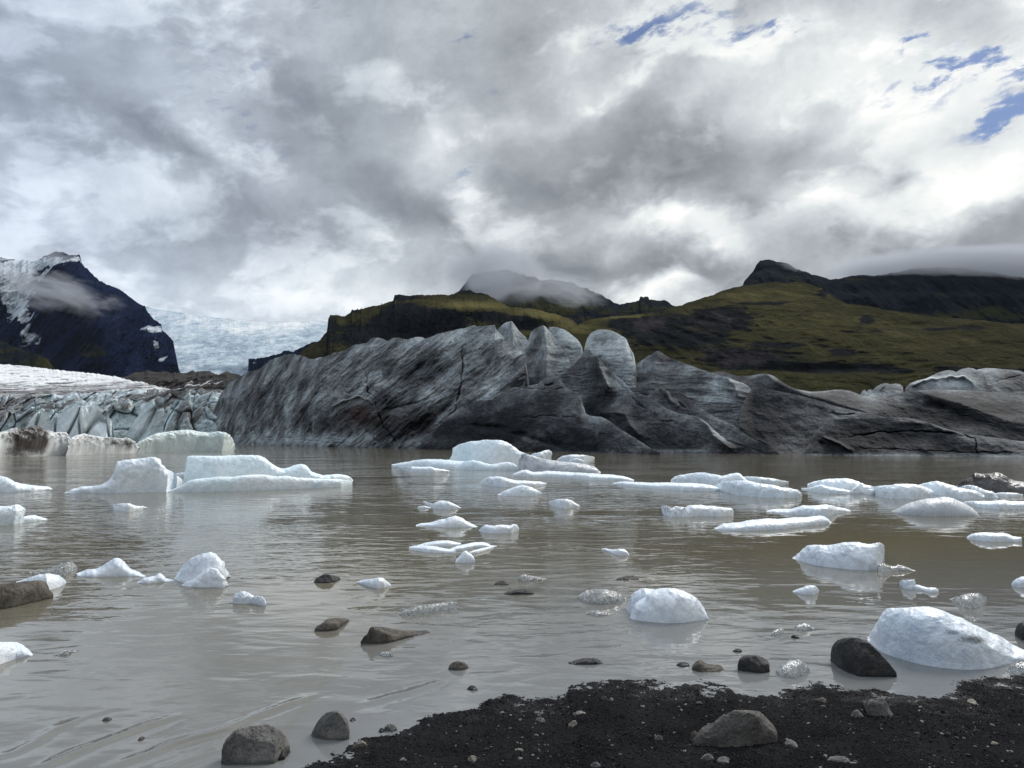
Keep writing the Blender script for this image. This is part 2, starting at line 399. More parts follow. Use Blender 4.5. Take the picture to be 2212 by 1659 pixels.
def ice_mat(name, base, tint, grain, dirt=0.0, dirt_col=(.03, .028, .027), dirt_scale=3.0, dirt_cut=.55, sss=.0, lvl=1.0, rim=.6):
    m, t = mat(name)
    big = t.noise(t.oc, 1.6 / lvl, 5, .55).outputs[0]
    gr = t.noise(t.oc, grain, 3, .75).outputs[0]
    vo = t.n.new('ShaderNodeTexVoronoi'); vo.feature = 'F1'; t.set(vo, 'Vector', t.oc); vo.inputs['Scale'].default_value = grain * .8
    col = t.mix(t.mr(big, .35, .7), tint, base)
    col = t.mix(t.mr(gr, .56, .78, 0, .5), col, tuple(c * .62 for c in tint))
    col = t.mix(t.mr(vo.outputs['Color'], .75, .95, 0, .35), col, tuple(min(1, c * 1.12) for c in base))
    if dirt > 0:
        dn = t.noise(t.mapping(t.oc, scale=(1, 1, 1.6)), dirt_scale / lvl, 8, .72, .4).outputs[0]
        ds = t.noise(t.oc, grain * .7, 3, .8).outputs[0]
        d = t.math('ADD', t.math('ADD', dn, t.math('MULTIPLY', t.math('SUBTRACT', ds, .5), .45)), t.math('MULTIPLY', attr(t, 'ash'), .5))
        col = t.mix(t.mr(d, dirt_cut, dirt_cut + .36, 0, dirt), col, dirt_col)
    pt = t.n.new('ShaderNodeNewGeometry').outputs['Pointiness']
    col = t.mix(t.mr(pt, .50, .56, 0, rim), col, (.93, .95, .96))
    mot = t.noise(t.oc, grain * .22, 4, .7).outputs[0]
    col = t.mix(t.mr(mot, .42, .66, 0, .5), col, t.vm('MULTIPLY', col, (.66, .72, .78)))
    t.set(t.p, 'Base Color', col); t.p.inputs['Roughness'].default_value = .38
    t.p.inputs['IOR'].default_value = 1.31
    if sss > 0:
        t.p.inputs['Subsurface Weight'].default_value = sss
        t.p.inputs['Subsurface Radius'].default_value = (.25, .6, .8)
        t.p.inputs['Subsurface Scale'].default_value = .12 * lvl
    hgt = t.math('ADD', t.math('MULTIPLY', gr, .8), t.math('ADD', vo.outputs['Distance'], t.math('MULTIPLY', big, .5 * grain / 10)))
    t.set(t.p, 'Normal', bump(t, hgt, .35, .5 / grain))
    return m
M_ICE = ice_mat('granular_white_ice', (.90, .92, .94), (.74, .81, .87), 55)
M_ICEN = ice_mat('coarse_melting_ice', (.84, .87, .90), (.64, .70, .77), 75, .30, dirt_cut=.62, dirt_col=(.14, .14, .15), dirt_scale=2.5)
M_ICED = ice_mat('ash_dusted_ice', (.82, .85, .88), (.62, .69, .76), 75, .85, dirt_cut=.66, dirt_col=(.05, .05, .05), dirt_scale=2.2)
M_ICEG = ice_mat('grey_dirty_ice', (.70, .71, .72), (.50, .52, .54), 30, .7, dirt_cut=.52, dirt_col=(.10, .10, .10), dirt_scale=1.2, rim=.3)
M_ICEF = ice_mat('far_white_ice', (.89, .93, .95), (.76, .84, .90), 24, lvl=3)
M_ICEB = ice_mat('pale_blue_ice', (.90, .94, .96), (.76, .88, .93), 26, lvl=4)
M_ICEGR = ice_mat('pale_green_ice', (.80, .85, .83), (.60, .70, .68), 12, .35, dirt_col=(.2, .2, .19), dirt_cut=.6, lvl=8)
M_ICEBR = ice_mat('brown_banded_ice', (.78, .79, .79), (.60, .62, .62), 12, .95, dirt_col=(.035, .026, .022), dirt_scale=1.6, dirt_cut=.60, lvl=8, rim=.25)
M_ICEBK = ice_mat('mud_covered_ice', (.17, .165, .165), (.075, .07, .068), 16, .97, dirt_col=(.022, .013, .011), dirt_scale=1.0, dirt_cut=.44, lvl=3, rim=.02)

def clear_mat():
    m, t = mat('clear_glassy_ice')
    vo = t.n.new('ShaderNodeTexVoronoi'); t.set(vo, 'Vector', t.oc); vo.inputs['Scale'].default_value = 42
    n = t.noise(t.oc, 30, 4, .7).outputs[0]
    t.p.inputs['Base Color'].default_value = (.86, .89, .90, 1)
    t.p.inputs['IOR'].default_value = 1.31
    t.set(t.p, 'Transmission Weight', t.mr(n, .36, .60, .55, .95))
    t.p.inputs['Roughness'].default_value = .12
    t.set(t.p, 'Normal', bump(t, t.math('ADD', t.math('MULTIPLY', vo.outputs['Distance'], .6), n), .6, .014))
    return m
M_CLEAR = clear_mat()

def rock_mat(name, dark, light, sc=1.0, streak=None, wet=.7):
    m, t = mat(name)
    n = t.noise(t.oc, 6 * sc, 8, .68).outputs[0]
    f = t.noise(t.oc, 70 * sc, 4, .75).outputs[0]
    c = t.noise(t.mapping(t.oc, rot=(.6, .4, .3), scale=(1, 1, 3.2)), 5 * sc, 7, .66, .8, typ='RIDGED_MULTIFRACTAL').outputs[0]
    v = t.math('ADD', n, t.math('MULTIPLY', t.math('SUBTRACT', f, .5), .5))
    col = t.mix(t.mr(v, .3, .72), dark, light)
    if streak: col = t.mix(t.mr(t.noise(t.oc, 2.6 * sc, 5, .6, 1.0).outputs[0], .52, .66, 0, .75), col, streak)
    col = t.mix(t.mr(f, .66, .8, 0, .5), col, tuple(x * 1.8 for x in light))
    pt = t.n.new('ShaderNodeNewGeometry').outputs['Pointiness']
    col = t.mix(t.mr(pt, .505, .56, 0, .7), col, tuple(x * 1.7 for x in light))
    rg = t.noise(t.mapping(t.oc, rot=(.5, .9, .2)), 3.2 * sc, 6, .55, .4, typ='RIDGED_MULTIFRACTAL').outputs[0]
    crk = t.mr(rg, 1.02, 1.3, 0, .8)
    col = t.mix(crk, col, tuple(x * .5 for x in dark))
    wz = t.new('ShaderNodeSeparateXYZ', {0: t.new('ShaderNodeNewGeometry').outputs['Position']}).outputs[2]
    soak = t.mr(t.math('ADD', wz, t.math('MULTIPLY', t.math('SUBTRACT', n, .5), .05)), .012, .03, 1, 0)
    col = t.mix(t.math('MULTIPLY', soak, .6), col, dark)
    t.set(t.p, 'Base Color', col); t.set(t.p, 'Roughness', t.math('SUBTRACT', wet, t.math('MULTIPLY', soak, .3)))
    t.p.inputs['Specular IOR Level'].default_value = .5; t.p.inputs['IOR'].default_value = 1.28
    h_ = t.math('ADD', t.math('ADD', t.math('MULTIPLY', n, 1.0), t.math('MULTIPLY', f, .16)), t.math('SUBTRACT', t.math('MULTIPLY', c, .10), t.math('MULTIPLY', crk, .25)))
    t.set(t.p, 'Normal', bump(t, h_, .9, .05 / sc))
    return m
M_ROCKD = rock_mat('dark_wet_basalt', (.018, .018, .019), (.060, .058, .057), 1.0, None, .55)
M_ROCKG = rock_mat('grey_basalt', (.065, .065, .064), (.20, .19, .175), 1.0, (.075, .072, .068))
M_ROCKB = rock_mat('brown_basalt', (.05, .045, .039), (.16, .143, .12), 1.0, (.07, .06, .05))
M_ROCKR = rock_mat('rusty_basalt', (.065, .06, .056), (.145, .134, .123), .9, (.095, .062, .046))
M_PEB = [rock_mat('grey_pebble', (.06, .06, .06), (.16, .16, .158), 6), rock_mat('tan_pebble', (.10, .09, .075), (.27, .245, .20), 6), rock_mat('dark_pebble', (.03, .03, .03), (.08, .08, .078), 6)]

# ---------------------------------------------------------------- sheets: hill sides and ice walls with a real slope and a back
def gnormals(G):
    du = np.gradient(G, axis=1); dv = np.gradient(G, axis=0)
    n = np.cross(du, dv); n /= np.linalg.norm(n, axis=-1, keepdims=True) + 1e-9
    return n
def sheet(top, db, k, p=1.6, nx=400, nz=90, zb=-1.0, back=None, relief=None, jag=0.0, jagw=1.0, toplock=.35, smooth_top=0, strokes=(), attrs=None, xr=None, body=0):
    """top: traced skyline; db: depth of the foot (number or function of px); k: run per metre of height"""
    a = np.asarray(top, float)
    x0, x1 = (a[:, 0].min(), a[:, 0].max()) if xr is None else xr
    px = np.linspace(x0, x1, nx); T = sm(ip(top, px), smooth_top)
    Db = db(px) if callable(db) else np.full(nx, float(db))
    tt = tanel(T); Dt = (Db + k * (H - zb)) / np.maximum(1 - k * tt, .15)
    zt = H + tt * Dt
    if jag: zt = zt + jag * fbm(px * xper(0, 0) * 0 + (px - CX) / F * Dt / jagw, 3.3, x0 * .01, 5, .6)
    tf = np.linspace(0, 1, nz)[:, None]
    ztb = np.minimum(sm(zt, body), zt + body * .0 + 3 * jag + .04 * abs(zt - zb)) if body else zt
    if body: Dt = sm(Dt, body)
    zz = np.minimum(zb + (ztb - zb)[None] * tf + (zt - ztb)[None] * tf ** 5, zt[None])
    DD = Db[None] + (Dt - Db)[None] * tf ** p
    bk = (Dt - Db).mean() * 1.0 + .4 * (zt - zb).mean() if back is None else back
    nb = 10
    s = np.linspace(0, 1, nb + 1)[1:, None]
    zb2 = zb + (zt - zb)[None] * (1 - s) ** 1.0 * (1 - 0.0 * s)
    zb2 = zb + (zt - zb)[None] * np.cos(s * math.pi / 2)
    Db2 = Dt[None] + bk * s
    zz = np.vstack([zz, zb2]); DD = np.vstack([DD, Db2])
    pxg = np.broadcast_to(px[None], zz.shape)
    kx = xper(px, T)[None]
    XX = kx * DD
    t_all = np.vstack([tf, 1 - s]) * np.ones_like(zz)
    pyg = CY - F * ((zz - H) / DD * CP - SP) / (CP + (zz - H) / DD * SP)
    if relief is not None:
        wgt = np.where(np.arange(zz.shape[0])[:, None] < nz, 1 - (1 - toplock) * t_all ** 6, toplock * t_all)
        DD = DD - relief(XX, zz, pxg, pyg) * wgt
    for (pl, wpx, dep) in strokes:
        tent = wpx < 0; wpx = abs(wpx)
        pl = np.asarray(pl, float); best = np.full(zz.shape, 1e9); al = np.zeros(zz.shape)
        if tent: wx, wy = pxg, pyg
        else: wx = pxg + 3.5 * perlin(pxg / 16, pyg / 16, .7) + 1.5 * perlin(pxg / 5, pyg / 5, 2.7)
        if not tent: wy = pyg + 3.5 * perlin(pxg / 16, pyg / 16, 9.7)
        ns = len(pl) - 1
        for i_, ((ax, ay), (bx, by)) in enumerate(zip(pl[:-1], pl[1:])):
            ex, ey = bx - ax, by - ay; L = ex * ex + ey * ey + 1e-9
            u = np.clip(((wx - ax) * ex + (wy - ay) * ey) / L, 0, 1)
            dd = np.hypot(wx - ax - u * ex, wy - ay - u * ey)
            al = np.where(dd < best, (i_ + u) / ns, al); best = np.minimum(best, dd)
        if tent:
            DD = DD + dep * (1 - np.exp(-(np.sqrt(best ** 2 + 4) - 2) / wpx)); continue
        tap = np.clip(np.minimum(al, 1 - al) * 5 + .12, 0, 1) * np.clip(.75 + .9 * perlin(pxg / 20, pyg / 20, dep), .1, 1.2)
        DD = DD + (dep if dep < 0 else dep * .5) * tap * np.exp(-(best / (wpx * (.6 if dep > 0 else 1))) ** 2)
    XX = kx * DD
    G = np.stack([XX, DD, zz], -1)
    N = gnormals(G)
    at = attrs(XX, DD, zz, pxg, pyg, t_all, N) if attrs else {}
    at = {k_: np.broadcast_to(v, zz.shape).ravel() for k_, v in at.items()}
    return (G.reshape(-1, 3), gridq(*zz.shape), at, 0)
def gb(px, py, lst):
    """sum of soft patches (x, y, half width, half height, amount)"""
    o = np.zeros(px.shape)
    for (x, y, rx, ry, a) in lst: o += a * np.exp(-((px - x) / rx) ** 2 - ((py - y) / ry) ** 2)
    return o
def structure(name, parts, mats): return tag(make_obj(name, parts, mats), kind='structure')
SHORE = [(-400, 2900), (0, 2300), (300, 1950), (500, 1780), (600, 1700), (655, 1668), (700, 1640)] + sB([(60, 718), (180, 690), (240, 665), (400, 625), (500, 590), (560, 545), (700, 520), (850, 505), (900, 480), (940, 435), (1050, 405), (1200, 425), (1400, 440), (1460, 420), (1475, 345), (1560, 310), (1700, 318), (1850, 320), (2000, 312), (2212, 352)]) + sC([(100, 490), (300, 512), (360, 560), (500, 572), (650, 540), (750, 510), (900, 484), (1100, 510), (1250, 525), (1380, 555), (1500, 580), (1720, 580), (1830, 500), (1950, 445), (2100, 462), (2212, 445)]) + [(2300, 1458), (2600, 1445), (3200, 1430)]
_sx = np.array([xper(a, b_) * dwater(b_) for a, b_ in SHORE]); _sy = np.array([float(dwater(b_)) for a, b_ in SHORE])
_o = np.argsort(_sx)
def shore_s(X, Y): return np.interp(X, _sx[_o], _sy[_o]) - Y
# ---------------------------------------------------------------- ground and water far out
def fan(name, mt, z, cols, rows, disp=None, at=None):
    th = np.radians(cols); r = rows
    G = np.stack([np.tan(th)[None] * r[:, None], np.broadcast_to(r[:, None], (len(r), len(th))), np.full((len(r), len(th)), z)], -1)
    if disp is not None: G[..., 2] += disp(G[..., 0], G[..., 1])
    return tag(make_obj(name, [(G.reshape(-1, 3), gridq(len(r), len(th)), at(G) if at else {}, 0)], mt), kind='structure')

def gmat():
    m, t = mat('lake_bed')
    n = t.noise(t.oc, .5, 5).outputs[0]
    t.set(t.p, 'Base Color', t.mix(n, (.02, .02, .02), (.06, .055, .05)))
    return m
g = make_obj('ground', [(np.array([[-9000, -60, -3], [9000, -60, -3], [9000, 9000, -3], [-9000, 9000, -3]], float), np.array([[0, 1, 2, 3]]), {}, 0)], gmat())
tag(g, kind='structure')

def water_mat():
    m, t = mat('silty_meltwater')
    oc = t.oc
    def wave(sx, sy, rot, scale, det, rough, dist=.0):
        return t.noise(t.mapping(oc, rot=(0, 0, R(rot)), scale=(sx, sy, 1)), scale, det, rough, dist).outputs[0]
    patch = t.noise(t.mapping(oc, rot=(0, 0, R(12)), scale=(.5, 1.2, 1)), .22, 4, .55, .4).outputs[0]
    calm = t.mr(patch, .36, .62, .25, 1.0)
    a = wave(.62, 1.25, 7, 2.6, 1, .4, .6)
    b_ = wave(.7, 1.25, -12, 6.5, 1, .4, .6)
    c = wave(.6, 1.2, 20, 15.0, 2, .5, .2)
    hgt = t.math('ADD', t.math('ADD', t.math('MULTIPLY', a, .55), t.math('MULTIPLY', b_, .13)), t.math('MULTIPLY', c, .05))
    hgt = t.math('MULTIPLY', hgt, t.math('MULTIPLY', calm, attr(t, 'ripple')))
    n = t.noise(oc, .5, 4).outputs[0]
    col = t.mix(n, (.120, .106, .072), (.145, .129, .090))
    t.set(t.p, 'Base Color', t.mix(attr(t, 'shallow'), col, (.160, .164, .164)))
    t.p.inputs['Roughness'].default_value = .04; t.p.inputs['IOR'].default_value = 1.45
    t.set(t.p, 'Normal', bump(t, hgt, 1.0, .040))
    return m
M_WATER = water_mat()

# the small waves running on to the beach at the lower left: (crest line, height)
CRESTS = [(sA([(-80, 820), (0, 795), (100, 765), (250, 690), (330, 632), (420, 590), (500, 555), (630, 512), (760, 470)]), .012),
          (sA([(200, 890), (290, 855), (420, 800), (560, 740), (690, 690), (830, 640), (950, 595), (1100, 545), (1200, 515)]), .022),
          (sA([(600, 890), (720, 858), (860, 812), (1000, 765), (1100, 722), (1230, 680), (1350, 650), (1480, 612), (1620, 545), (1800, 480), (2000, 405), (2150, 365)]), .022),
          (sA([(1000, 900), (1150, 840), (1260, 800), (1430, 745)]), .012),
          (sB([(60, 480), (240, 430), (330, 405), (430, 380), (600, 322), (690, 290)]), .016)]
def crest_disp(X, Y):
    z = np.zeros(X.shape)
    near = (Y < 9) & (np.abs(X) < 8)
    x, y = X[near], Y[near]
    zz = np.zeros(x.shape)
    for pl, hgt in CRESTS:
        q = np.array([(xper(px, py) * dwater(py), dwater(py)) for px, py in pl])
        best = np.full(x.shape, 9.0); side = np.zeros(x.shape); along = np.zeros(x.shape)
        for i, ((ax, ay), (bx, by)) in enumerate(zip(q[:-1], q[1:])):
            ex, ey = bx - ax, by - ay; L = math.hypot(ex, ey)
            u = np.clip(((x - ax) * ex + (y - ay) * ey) / L ** 2, 0, 1)
            d = np.hypot(x - ax - u * ex, y - ay - u * ey)
            m = d < best
            best = np.where(m, d, best); side = np.where(m, np.sign((x - ax) * ey - (y - ay) * ex), side); along = np.where(m, (i + u) / (len(q) - 1), along)
        s = best * side                     # positive = towards the shore
        prof = np.where(s > 0, np.exp(-(s / .018) ** 2), np.exp(-(s / .06) ** 2)) - .3 * np.exp(-((s - .05) / .04) ** 2)
        zz += hgt * prof * np.clip(np.minimum(along, 1 - along) * 5, 0, 1) * (.6 + .25 * perlin(x * 3, y * 3, 2.2))
    z[near] = zz
    return z
def ripple(X, Y):
    """wind on the water: sheltered behind the ice on the right and close to the beach, stronger further out"""
    r = .95 + 1.0 * np.clip((Y - 7) / 20, 0, 1) + 2.0 * np.clip((Y - 22) / 30, 0, 1) * np.clip((12 - X) / 16, .1, 1)
    r = r * (1 - .85 * np.exp(-((X - 6.2) / 3.2) ** 2 - ((Y - 11.5) / 5.0) ** 2)) * (1 - .5 * np.exp(-((X - 14) / 8) ** 2 - ((Y - 30) / 16) ** 2))
    r = r * (1 - .35 * np.exp(-((X + 2) / 2.5) ** 2 - ((Y - 4.5) / 1.6) ** 2))
    return r * np.clip(.8 + .5 * fbm(X / 2.5, Y / 4, 3.3, 3), .3, 1.5)
cols = np.concatenate([np.linspace(-84, -46, 30)[:-1], np.linspace(-46, 46, 700), np.linspace(46, 84, 30)[1:]])
rows = np.concatenate([np.linspace(1.5, 3.6, 20)[:-1], np.linspace(3.6, 6.6, 420)[:-1], np.geomspace(6.6, 4000, 140)])
fan('water', M_WATER, 0.0, cols, rows, crest_disp,
    lambda G: {'shallow': (np.clip(1 + shore_s(G[..., 0], G[..., 1]) / 6.5, 0, 1)).ravel(), 'ripple': ripple(G[..., 0], G[..., 1]).ravel()})

# ---------------------------------------------------------------- far mountains and hills
def gul(sx, sz, amp, seed, o=5, gain=.55):
    return lambda X, Zz, px, py: amp * fbm(X / sx, Zz / sz, seed, o, gain, ridge=True)
def both(*fs): return lambda *a: sum(f(*a) for f in fs)

L_TOP = [(-300, 590), (-67, 554)] + vA([(0, 195), (150, 215), (215, 222), (270, 205), (285, 188), (330, 176), (360, 163), (410, 172), (450, 186), (490, 184), (515, 186), (524, 205), (526, 228), (560, 262), (600, 300), (640, 335), (700, 375), (790, 410), (840, 450), (890, 490), (940, 510), (960, 550), (1000, 590), (1045, 620), (1052, 660), (1100, 700), (1122, 740), (1112, 790), (1122, 850), (1160, 920), (1200, 1010)])
def left_attr(X, Y, Zz, px, py, t, N):
    snow = gb(px, py, [(45, 650, 26, 62, 1.1), (40, 582, 75, 22, 1.0), (115, 568, 34, 11, .75), (20, 620, 40, 30, .6), (165, 566, 12, 12, .5), (325, 715, 24, 9, .62), (338, 758, 6, 18, .5), (75, 742, 20, 12, .42), (345, 780, 30, 6, .45), (60, 700, 9, 12, .5)])
    grass = gb(px, py, [(195, 760, 40, 26, .62), (235, 775, 40, 14, .4), (140, 720, 30, 30, .3), (250, 630, 40, 12, .35), (290, 660, 25, 20, .2)]) - .05
    scree = gb(px, py, [(195, 690, 60, 40, .6), (280, 740, 50, 40, .4)])
    return dict(snow=snow, grass=grass, scree=scree, moss_and_sun=gb(px, py, [(190, 765, 40, 25, .4)]))
structure('mountain', [sheet(L_TOP, 1900, 1.05, 1.25, 620, 260, -5, 900, both(gul(130, 420, 100, 1.1), gul(38, 80, 34, 4.4, 5, .6), lambda X, Zz, px, py: 60 * np.exp(-((px - 205 - (py - 700) * .55) / 45) ** 2)), 12, 40, .25, body=14, attrs=left_attr)], M_FAR)

LL_TOP = [(-300, 690), (-60, 715)] + vA([(0, 722), (80, 765), (150, 790), (220, 810), (270, 832), (310, 850), (330, 880), (350, 915), (362, 960)])
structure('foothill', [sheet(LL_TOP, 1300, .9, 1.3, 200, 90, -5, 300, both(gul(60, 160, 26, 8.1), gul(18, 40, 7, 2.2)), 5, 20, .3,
          attrs=lambda X, Y, Zz, px, py, t, N: dict(grass=.40 + .3 * (N[..., 2] - .6) + gb(px, py, [(90, 785, 35, 18, .25)]), moss_and_sun=.35, scree=.3, snow=0))], M_BACK)

FALL_TOP = [(270, 640)] + vA([(920, 492), (960, 508), (1000, 522), (1100, 535), (1200, 550), (1300, 566), (1400, 578), (1480, 584), (1560, 595), (1650, 602), (1750, 606), (1850, 610), (1930, 605), (2000, 600), (2130, 602), (2300, 610), (2500, 640)])
def fall_rel(X, Zz, px, py):
    d1, d2, idn, a, b_ = worley(X / 20 + .6 * perlin(X / 40, Zz / 25, .3), Zz / 9 + .6 * perlin(X / 40, Zz / 25, 5.3), 3)
    return 24 * fbm(X / 160, Zz / 90, 6.1, 5) + 5 * fbm(X / 40, Zz / 34, 1.9, 4, .55, ridge=True)
structure('icefall', [sheet(FALL_TOP, 2500, 2.0, 1.15, 640, 240, 60, 900, fall_rel, 2.5, 30, .5,
          body=20, attrs=lambda X, Y, Zz, px, py, t, N: dict(ash=gb(px, py, [(500, 800, 60, 10, .5), (330, 800, 30, 12, .35), (430, 770, 130, 20, .25)]) - gb(px, py, [(540, 705, 90, 16, .75), (420, 690, 60, 10, .4), (630, 700, 60, 8, .6)])))], M_FALL)
OUT_TOP = vA([(1610, 850), (1640, 845), (1690, 835), (1720, 838), (1760, 822), (1800, 812), (1850, 795), (1865, 790), (1900, 800), (1935, 780), (2000, 745), (2100, 720), (2300, 720)])
structure('rock_outcrop', [sheet(OUT_TOP, 2780, .4, 1.2, 200, 60, 150, 120, gul(25, 30, 14, 3.1), 9, 14, .5, body=6, attrs=lambda X, Y, Zz, px, py, t, N: dict(grass=-.3 + gb(px, py, [(690, 760, 40, 40, .4)]), snow=gb(px, py, [(560, 784, 30, 4, .4)]), scree=.2, moss_and_sun=0))], M_FAR)

MB_TOP = [(960, 700), (985, 640), (1010, 607)] + vB([(850, 302), (900, 290), (960, 281), (1050, 272), (1110, 278), (1150, 292), (1200, 310), (1260, 325), (1290, 336), (1330, 340), (1360, 333), (1400, 342), (1440, 345), (1500, 352), (1515, 362), (1540, 382), (1580, 393), (1620, 408), (1680, 430), (1740, 470), (1800, 496), (1840, 487), (1870, 480), (1930, 469), (1935, 450), (1960, 452), (1972, 445), (1990, 450), (1996, 466), (2060, 470), (2090, 466), (2120, 478), (2140, 498), (2212, 515), (2400, 560)])
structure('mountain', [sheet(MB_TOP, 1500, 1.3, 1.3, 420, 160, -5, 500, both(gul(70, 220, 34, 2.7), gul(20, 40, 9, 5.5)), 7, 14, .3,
          body=16, attrs=lambda X, Y, Zz, px, py, t, N: dict(grass=.28 + .7 * (N[..., 2] - .62) + gb(px, py, [(1200, 665, 120, 14, .25)]), moss_and_sun=.22 + gb(px, py, [(1240, 665, 90, 12, .3)]), scree=.2, snow=0))], M_BACK)

RB_TOP = [(1575, 680), (1597, 640)] + vC([(390, 372), (400, 350), (428, 315), (428, 278), (468, 262), (480, 240), (500, 220), (530, 210), (560, 205), (600, 212), (640, 222), (680, 234), (700, 242), (740, 270), (800, 285), (880, 308), (960, 330), (1040, 322), (1100, 306), (1220, 304), (1300, 300), (1400, 285), (1500, 265), (1700, 255), (1850, 265), (2000, 290), (2212, 320), (2500, 340)])
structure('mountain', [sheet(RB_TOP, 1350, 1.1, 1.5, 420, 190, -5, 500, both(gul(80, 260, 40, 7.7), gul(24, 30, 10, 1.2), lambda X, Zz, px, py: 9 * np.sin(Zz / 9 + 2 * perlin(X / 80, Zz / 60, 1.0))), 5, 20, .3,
          body=14, attrs=lambda X, Y, Zz, px, py, t, N: dict(grass=.12 + .55 * (N[..., 2] - .55) + gb(px, py, [(1670, 590, 60, 20, .2), (2100, 690, 160, 22, .3)]), moss_and_sun=.15, scree=.35, snow=0))], M_BACK)

MF_TOP = [(560, 830), (612, 782), (640, 768), (667, 748), (690, 737), (700, 722), (706, 716), (709, 692), (714, 683), (733, 682)] + vB([(0, 570), (20, 573), (60, 545), (70, 527), (85, 532), (100, 530), (105, 522), (110, 530), (124, 527), (128, 517), (133, 525), (150, 516), (180, 510), (220, 502), (252, 496), (258, 494), (262, 481), (266, 495), (300, 482), (335, 470), (345, 440), (370, 432), (430, 440), (500, 434), (560, 436), (610, 432), (650, 430), (690, 437), (730, 425), (760, 408), (800, 402), (815, 405), (830, 398), (860, 412), (900, 416), (950, 430), (990, 455), (1040, 490), (1080, 513), (1160, 515), (1250, 525), (1350, 555), (1450, 580), (1500, 600), (1545, 640), (1620, 720), (1700, 800)])
def mf_rel(X, Zz, px, py):
    cliff = gb(px, py, [(860, 720, 100, 40, 1), (940, 735, 70, 30, 1), (1140, 705, 60, 18, .7)])
    return 24 * fbm(X / 60, Zz / 160, 3.4, 5, .55, ridge=True) + 8 * fbm(X / 15, Zz / 30, 1.5, 4, .6, ridge=True) - 38 * cliff + 26 * gb(px, py, [(1020, 672, 80, 16, 1), (1170, 690, 70, 16, 1), (780, 690, 60, 30, .5)])
def mf_attr(X, Y, Zz, px, py, t, N):
    grass = .52 + .55 * (N[..., 2] - .6) + gb(px, py, [(1020, 664, 90, 14, .5), (1180, 685, 70, 16, .45), (960, 655, 60, 8, .25), (800, 690, 80, 12, .1), (700, 760, 40, 20, .1)]) - gb(px, py, [(870, 700, 30, 34, 1.0), (920, 690, 70, 22, .75), (965, 712, 40, 26, .7), (830, 710, 30, 28, .6), (780, 735, 60, 24, .5), (720, 700, 10, 16, .6), (1060, 688, 26, 10, .6), (1130, 695, 50, 14, .8), (1030, 632, 46, 5, .5), (870, 645, 30, 6, .4), (755, 672, 18, 7, .5)])
    moss_and_sun = .16 + gb(px, py, [(1020, 664, 80, 12, 1.0), (1180, 682, 60, 14, 1.2), (1230, 710, 30, 20, .5), (1150, 715, 50, 12, .4), (880, 655, 60, 10, .15)])  # moss tint; its two strongest patches paint sun breaking through a cloud gap
    return dict(grass=grass, moss_and_sun=moss_and_sun, scree=gb(px, py, [(1060, 690, 40, 20, .4)]), snow=0)
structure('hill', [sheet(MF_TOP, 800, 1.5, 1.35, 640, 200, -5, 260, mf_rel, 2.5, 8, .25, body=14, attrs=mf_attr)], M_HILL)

RF_TOP = [(1150, 790), (1200, 740), (1234, 710)] + vB([(1540, 622), (1600, 592), (1660, 580), (1750, 570), (1830, 566), (1900, 560), (1980, 552), (2060, 540), (2140, 516), (2212, 498)]) + vC([(30, 480), (100, 460), (200, 430), (260, 405), (320, 385), (400, 368), (480, 360), (540, 350), (600, 345), (680, 349), (740, 343), (800, 350), (850, 368), (900, 385), (930, 410), (990, 445), (1070, 485), (1200, 500), (1320, 525), (1450, 545), (1600, 570), (1800, 580), (2000, 600), (2212, 620), (2500, 650), (2900, 690)])
def rf_rel(X, Zz, px, py):
    st = fbm(X / 42, Zz / 9, 3.7, 5, .6) + .7 * fbm(X / 14, Zz / 4, 8.7, 4, .6)
    return 24 * fbm(X / 110, Zz / 70, 9.4, 4, .5) + 4 * st + 12 * fbm((X + Zz) / 40, Zz / 70, 2.5, 4, .55, ridge=True) * gb(px, py, [(1480, 710, 170, 60, 1)]) - 14 * gb(px, py, [(1800, 795, 110, 10, 1), (1950, 700, 60, 5, .5), (1690, 640, 60, 6, .4), (2100, 705, 60, 4, .5)])
def rf_attr(X, Y, Zz, px, py, t, N):
    grass = .60 + .5 * (N[..., 2] - .55) + .16 * fbm(X / 60, Zz / 14, 5.5, 4) - gb(px, py, [(1400, 700, 70, 26, .9), (1550, 690, 60, 26, .8), (1470, 735, 80, 14, .6), (1600, 770, 90, 24, .7), (1800, 793, 100, 9, .9), (1900, 715, 60, 6, .3), (1870, 690, 16, 8, .8), (1660, 655, 60, 5, .7), (2090, 708, 40, 4, .8), (2020, 710, 30, 3, .7), (1700, 745, 60, 6, .4), (1820, 760, 30, 8, .6), (2100, 800, 200, 8, .5), (1780, 630, 24, 12, .6), (1330, 700, 40, 12, .5)]) + gb(px, py, [(1660, 630, 90, 14, .2), (1330, 682, 70, 5, .5)])
    moss_and_sun = .22 + gb(px, py, [(1650, 640, 110, 22, .32), (1330, 684, 90, 8, .8), (1750, 690, 150, 30, .2), (1250, 710, 30, 10, .6), (1900, 720, 200, 30, .14)]) + .25 * fbm(X / 50, Zz / 12, 1.5, 4)
    scree = gb(px, py, [(1400, 700, 70, 26, .7), (1550, 690, 60, 26, .8), (1600, 775, 90, 24, .8), (1480, 760, 60, 30, .5)])
    return dict(grass=grass, moss_and_sun=moss_and_sun, scree=scree, snow=0)
structure('hill', [sheet(RF_TOP, 560, 1.9, 1.2, 800, 260, -5, 260, rf_rel, 2.0, 10, .2, body=16, attrs=rf_attr)], M_HILL)

